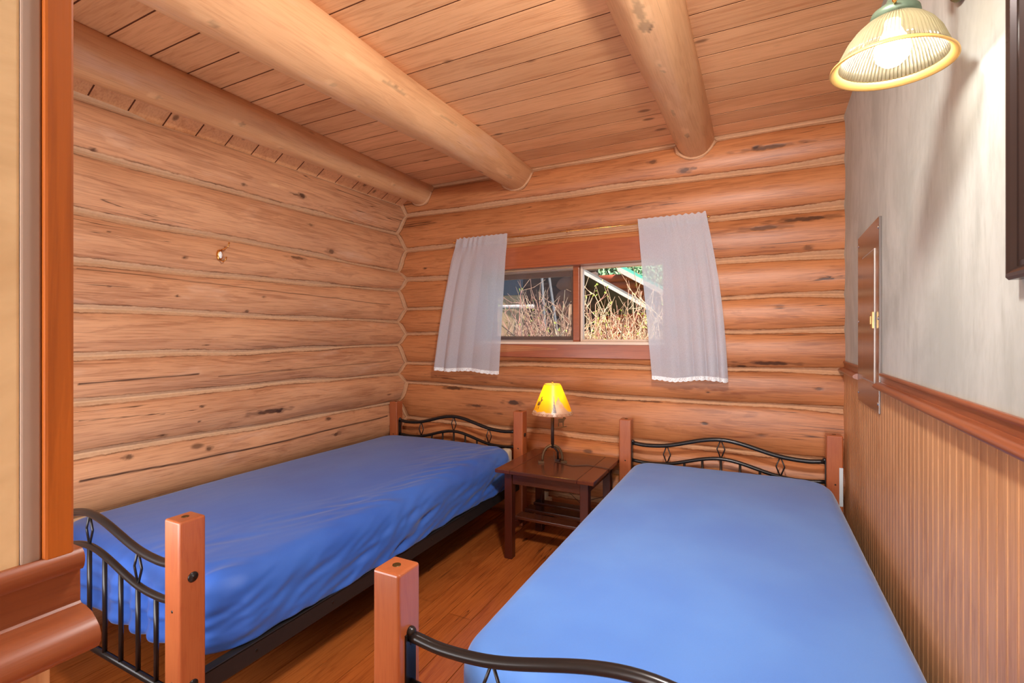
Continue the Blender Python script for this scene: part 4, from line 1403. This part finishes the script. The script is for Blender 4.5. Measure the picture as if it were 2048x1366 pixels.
# old log cabin next door: gable wall facing the window
YC = 8.0
cab = empty('log_cabin', (-5.0, YC, GZ), 'old dark log cabin with sloping shingle roof seen close through the window', 'cabin')
lg = MB()
x_r = at_y(1196, 640, YC).x
z = GZ + .11
k = 0
while z < H + 3.2:
    lg.tube([(-9.5, YC, z), (x_r - .02, YC, z)], .12, 14)
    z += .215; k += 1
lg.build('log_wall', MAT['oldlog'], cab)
z = GZ + .02; k = 0
while z < H + 1.0:
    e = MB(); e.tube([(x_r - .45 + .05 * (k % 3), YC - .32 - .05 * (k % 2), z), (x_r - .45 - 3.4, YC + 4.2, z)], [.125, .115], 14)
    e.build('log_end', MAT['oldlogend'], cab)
    z += .215; k += 1
rk0 = at_y(1163, 539, YC - .6); rk1 = at_y(1292, 610, YC - .6)
dirr = (rk1 - rk0).normalized()
def roofp(s, yy): return rk0 + dirr * s + Vector((-.9 * max(0, yy - YC), yy - (YC - .6), 0))
ridge_s = -3.6; eave_s = (rk1 - rk0).length + .15
up_ = Vector((-dirr.z, 0, dirr.x)); 
if up_.z < 0: up_ = -up_
rf = MB()
c = [roofp(ridge_s, YC - .62), roofp(eave_s, YC - .62), roofp(eave_s, YC + 5), roofp(ridge_s, YC + 5)]
rf.add(c + [p + up_ * .03 for p in c], [(0, 1, 2, 3), (7, 6, 5, 4), (0, 4, 5, 1), (1, 5, 6, 2), (2, 6, 7, 3), (3, 7, 4, 0)])
rp = roofp(ridge_s, YC - .62)
dl = Vector((-dirr.x, 0, dirr.z))
c = [rp, rp + dl * 5, rp + dl * 5 + Vector((-4.5, 5.6, 0)), rp + Vector((-4.5, 5.6, 0))]
rf.add(c + [p + Vector((0, 0, .06)) for p in c], [(0, 1, 2, 3), (7, 6, 5, 4), (0, 4, 5, 1), (1, 5, 6, 2), (2, 6, 7, 3), (3, 7, 4, 0)])
rf.build('roof', MAT['shingle'], cab)
sf = MB(); c = [roofp(ridge_s, YC - .60) - up_ * .004, roofp(eave_s, YC - .60) - up_ * .004, roofp(eave_s, YC + 4.8) - up_ * .004, roofp(ridge_s, YC + 4.8) - up_ * .004]
sf.add(c + [p - up_ * .02 for p in c], [(0, 1, 2, 3), (7, 6, 5, 4), (0, 4, 5, 1), (1, 5, 6, 2), (2, 6, 7, 3), (3, 7, 4, 0)])
sf.build('soffit', plain('dark_soffit_boards', srgb(62, 58, 50), .9, 0, .2, .5, 8), cab)
rb_ = MB()
c = [roofp(ridge_s, YC - .66), roofp(eave_s, YC - .66)]
c2 = [p - up_ * .045 for p in c]
vsr = c + c2 + [p + Vector((0, .03, 0)) for p in c + c2]
rb_.add(vsr, [(0, 1, 3, 2), (4, 6, 7, 5), (0, 4, 5, 1), (2, 3, 7, 6), (0, 2, 6, 4), (1, 5, 7, 3)])
rb_.build('rake_board', MAT['rakeb'], cab)
p0 = at_y(1012, 600, YC - .2); p1 = at_y(1045, 600, YC - .2)
zt_ = at_y(1030, 590, YC - .2).z; zb2 = at_y(1030, 668, YC - .2).z
MB().box(p0.x - .25, p1.x, YC - .17, YC - .12, zb2 - .4, zt_).build('plywood_panel', MAT['plywood'], cab, .004)
zt2 = at_y(1030, 552, YC - .2).z + .12
MB().box(p0.x - .25, p1.x, YC - .18, YC - .12, zt_, zt2).build('dark_pane', plain('dark_glass', srgb(52, 58, 66), .1), cab)
rl0 = at_y(1000, 614, YC - .9); rl1 = at_y(1068, 613, YC - .9)
MB().tube([(rl0.x - .4, YC - .9, rl0.z), (rl1.x, YC - .9, rl1.z)], .035, 12).build('porch_rail', MAT['rakeb'], cab)
for (a, b) in (((1083, 540), (1092, 690)), ((1096, 538), (1118, 690))):
    q0 = at_y(a[0], a[1], YC - .5); q1 = at_y(b[0], b[1], YC - 1.1)
    MB().tube([q0 + (q0 - q1) * .3, q1 - (q0 - q1) * .4], .022, 10).build('leaning_pole', MAT['shingle'], cab)

# red cabin further away
YD = 15.0
cab2 = empty('red_cabin', (3, YD, 0), 'red brown log cabin with green metal roof in the distance', 'cabin')
lg = MB(); a0 = at_y(1238, 600, YD)
z = -.4
rg = at_y(1236, 533, YD); rs = (at_y(1300, 566, YD).z - rg.z) / (at_y(1300, 566, YD).x - rg.x)
while z < rg.z - .15:
    hw_ = min(6.0, (rg.z - z) / -rs)
    lg.tube([(rg.x - min(1.0, hw_), YD, z), (rg.x + hw_, YD, z)], .13, 10); z += .23
lg.build('log_wall', MAT['redlog'], cab2)
g0 = at_y(1250, 540, YD - .6); g1 = at_y(1300, 566, YD - .6); dg = (g1 - g0).normalized(); g0b = at_y(1236, 533, YD - .6); g1b = g0 + dg * 7
gf = MB(); upg = Vector((-dg.z, 0, dg.x)); 
gf.add([g0b, g1b, g1b + Vector((0, 6, 0)), g0b + Vector((0, 6, 0)), g0b + Vector((0, 0, .10)), g1b + Vector((0, 0, .10)), g1b + Vector((0, 6, .10)), g0b + Vector((0, 6, .10))],
       [(0, 1, 2, 3), (7, 6, 5, 4), (0, 4, 5, 1), (1, 5, 6, 2), (2, 6, 7, 3), (3, 7, 4, 0)])
gf.build('roof', MAT['greenroof'], cab2)
c = [g0b, g1b]; gfb = MB(); gfb.add([g0b + Vector((0, -.03, .0)), g1b + Vector((0, -.03, .0)), g1b + Vector((0, -.03, -.16)), g0b + Vector((0, -.03, -.16)), g0b + Vector((0, .03, 0)), g1b + Vector((0, .03, 0)), g1b + Vector((0, .03, -.16)), g0b + Vector((0, .03, -.16))],
       [(0, 1, 2, 3), (7, 6, 5, 4), (0, 4, 5, 1), (1, 5, 6, 2), (2, 6, 7, 3), (3, 7, 4, 0)])
gfb.build('fascia', MAT['rakeb'], cab2)

def leafmat(name, c1, c2):
    m = NT(name)
    n = m.noise(m.coords((3, 3, 3)), 1.0, 3)
    oi = m.n('ShaderNodeNewGeometry')
    col = m.mix(oi.outputs['Random Per Island'], c1, c2)
    m.val(m.b.inputs['Base Color'], col)
    m.set(Roughness=.6)
    m.b.inputs['Subsurface Weight'].default_value = 0
    return m.m
MAT['pineleaf'] = leafmat('pine_needles', srgb(86, 124, 62), srgb(150, 178, 96))
MAT['springleaf'] = leafmat('spring_leaves', srgb(190, 200, 80), srgb(140, 170, 50))
MAT['bark'] = plain('pine_bark', srgb(170, 118, 92), .9, 0, .2, .6, 6)
MAT['twig_tan'] = leafmat('tan_twigs', srgb(226, 196, 156), srgb(170, 122, 92))
MAT['twig_red'] = leafmat('reddish_twigs', srgb(200, 128, 108), srgb(210, 174, 140))

def leaves(centers, n, size, rad, seed):
    r = np.random.RandomState(seed)
    b = MB(); vs = []; fs = []
    c = np.array([centers[i] for i in r.randint(0, len(centers), n)])
    c = c + r.normal(0, 1, (n, 3)) * rad
    for i in range(n):
        d1 = Vector(r.normal(0, 1, 3)).normalized(); d2 = d1.orthogonal().normalized()
        s = size * (.6 + .8 * r.rand())
        p = Vector(c[i]); k = len(vs)
        vs += [p - d1 * s, p + d2 * s * .35, p + d1 * s, p - d2 * s * .35]
        fs.append((k, k + 1, k + 2, k + 3))
    b.add(vs, fs)
    return b

def tree(name, label, base, h, r, clusters, nleaf, size, rad, seed, mat):
    root = empty(name, base, label, 'tree')
    MB().tube([base, (base[0] + .05, base[1], base[2] + h * .5), (base[0] + .08, base[1], base[2] + h)], [r, r * .8, r * .4], 12).build('trunk', MAT['bark'], root)
    b = MB()
    for c in clusters:
        z = c[2] - .2
        b.tube([(base[0] + .06, base[1], z - .2), c], [r * .25, r * .1], 6)
    b.build('branch', MAT['bark'], root)
    leaves(clusters, nleaf, size, rad, seed).build('foliage', mat, root)
    return root
r_ = np.random.RandomState(5)
tb = at_y(1194, 560, 17.0)
cl = []
for k in range(60):
    a = r_.rand() * 6.28; z = H + .8 + r_.rand() * 5; q = 1.2 + r_.rand() * 1.6
    cl.append((tb.x + math.cos(a) * q + .2, tb.y + .4 + abs(math.sin(a)) * q, z))
tree('pine_tree', 'tall pine with bare lower trunk behind the log cabin', (tb.x, tb.y, -.2), 9, .17, cl, 14000, .13, .42, 6, MAT['pineleaf'])
tb2 = at_y(1232, 560, 16.0)
cl = [(tb2.x + r_.normal(0, .55), tb2.y + r_.rand() * 1.0, H + 1.0 + r_.rand() * 1.7) for k in range(30)]
tree('small_pine', 'bushy blue green pine between the two cabins', (tb2.x, tb2.y, -.2), 3.4, .1, cl, 9000, .10, .28, 9, leafmat('blue_pine', srgb(92, 132, 100), srgb(140, 172, 120)))
tb3 = at_y(1300, 560, 24.0)
cl = [(tb3.x + r_.normal(0, 1.9), tb3.y + r_.rand() * 2, H + 1.3 + r_.rand() * 2.6) for k in range(40)]
tree('leafy_tree', 'yellow green leafy tree beyond the green roof', (tb3.x, tb3.y, -.2), 4, .15, cl, 9000, .14, .5, 12, MAT['springleaf'])
tb4 = at_y(1120, 560, 22.0)
cl = [(tb4.x + r_.normal(0, 2.2), tb4.y + r_.rand() * 2, H + 1.0 + r_.rand() * 5) for k in range(50)]
tree('pine_tree', 'dark pine rising behind the left part of the cabin roof', (tb4.x, tb4.y, -.2), 8, .2, cl, 9000, .17, .6, 15, MAT['pineleaf'])

def shrub(name, label, cx_, cy_, w, d, h, n, mat, leafn, seed, lean=0.0, base=GZ):
    r = np.random.RandomState(seed)
    root = empty(name, (cx_, cy_, base), label, 'shrub')
    b = MB(); tips = []
    for k in range(n):
        p = Vector((cx_ + float(np.clip(r.normal(0, w * .35), -w, w)), cy_ + float(np.clip(r.normal(0, d * .35), -d, d)), base))
        dirv = Vector((r.normal(lean, .75), r.normal(0, .3), 1.0)).normalized()
        hh = h * (.55 + .5 * r.rand()); pts = [p]
        seg = 6
        for i in range(seg):
            dirv = (dirv + Vector(r.normal(0, .22, 3))).normalized()
            if (p + dirv * hh / seg).y < cy_ - d * 1.1 - .15: dirv.y = abs(dirv.y)
            p = p + dirv * hh / seg; pts.append(p)
            if i >= 1:
                for q in range(2):
                    sd = (dirv + Vector(r.normal(0, .7, 3))).normalized()
                    L = .10 + .22 * r.rand()
                    q1 = p + sd * L * .5 + Vector(r.normal(0, .015, 3)); q2 = q1 + (sd + Vector((0, 0, .3))).normalized() * L * .5
                    b.tube([p, q1, q2], [.0035, .003, .002], 3, caps=False); tips.append(tuple(q2)); tips.append(tuple(q1))
        b.tube(pts, [.009 - .0009 * i for i in range(len(pts))], 4, caps=False)
        tips.append(tuple(p))
    b.build('stems', mat, root)
    if leafn: leaves(tips, leafn, .020, .015, seed + 1).build('leaves', MAT['springleaf'], root)
    return root
def sh_at(px, yy): 
    p = at_y(px, 650, yy); return p.x
shrub('shrub', 'bare reddish twiggy shrub seen through the left window pane', sh_at(1100, 5.2), 5.2, .8, .6, 2.0, 340, MAT['twig_red'], 500, 21, .1)
shrub('shrub', 'dense tan twiggy shrub filling the lower right window pane', sh_at(1250, 4.9), 4.9, 1.3, .7, 1.95, 680, MAT['twig_tan'], 900, 22, .15)
shrub('shrub', 'leafing yellow green shrub at the foot of the old cabin wall', sh_at(1235, 6.4), 6.4, 1.3, .6, 1.95, 110, MAT['twig_tan'], 4200, 23, .0)
shrub('shrub', 'thin leafing shrub beside the window mullion', sh_at(1172, 5.4), 5.4, .35, .4, 1.85, 45, MAT['twig_tan'], 1500, 24, .0)
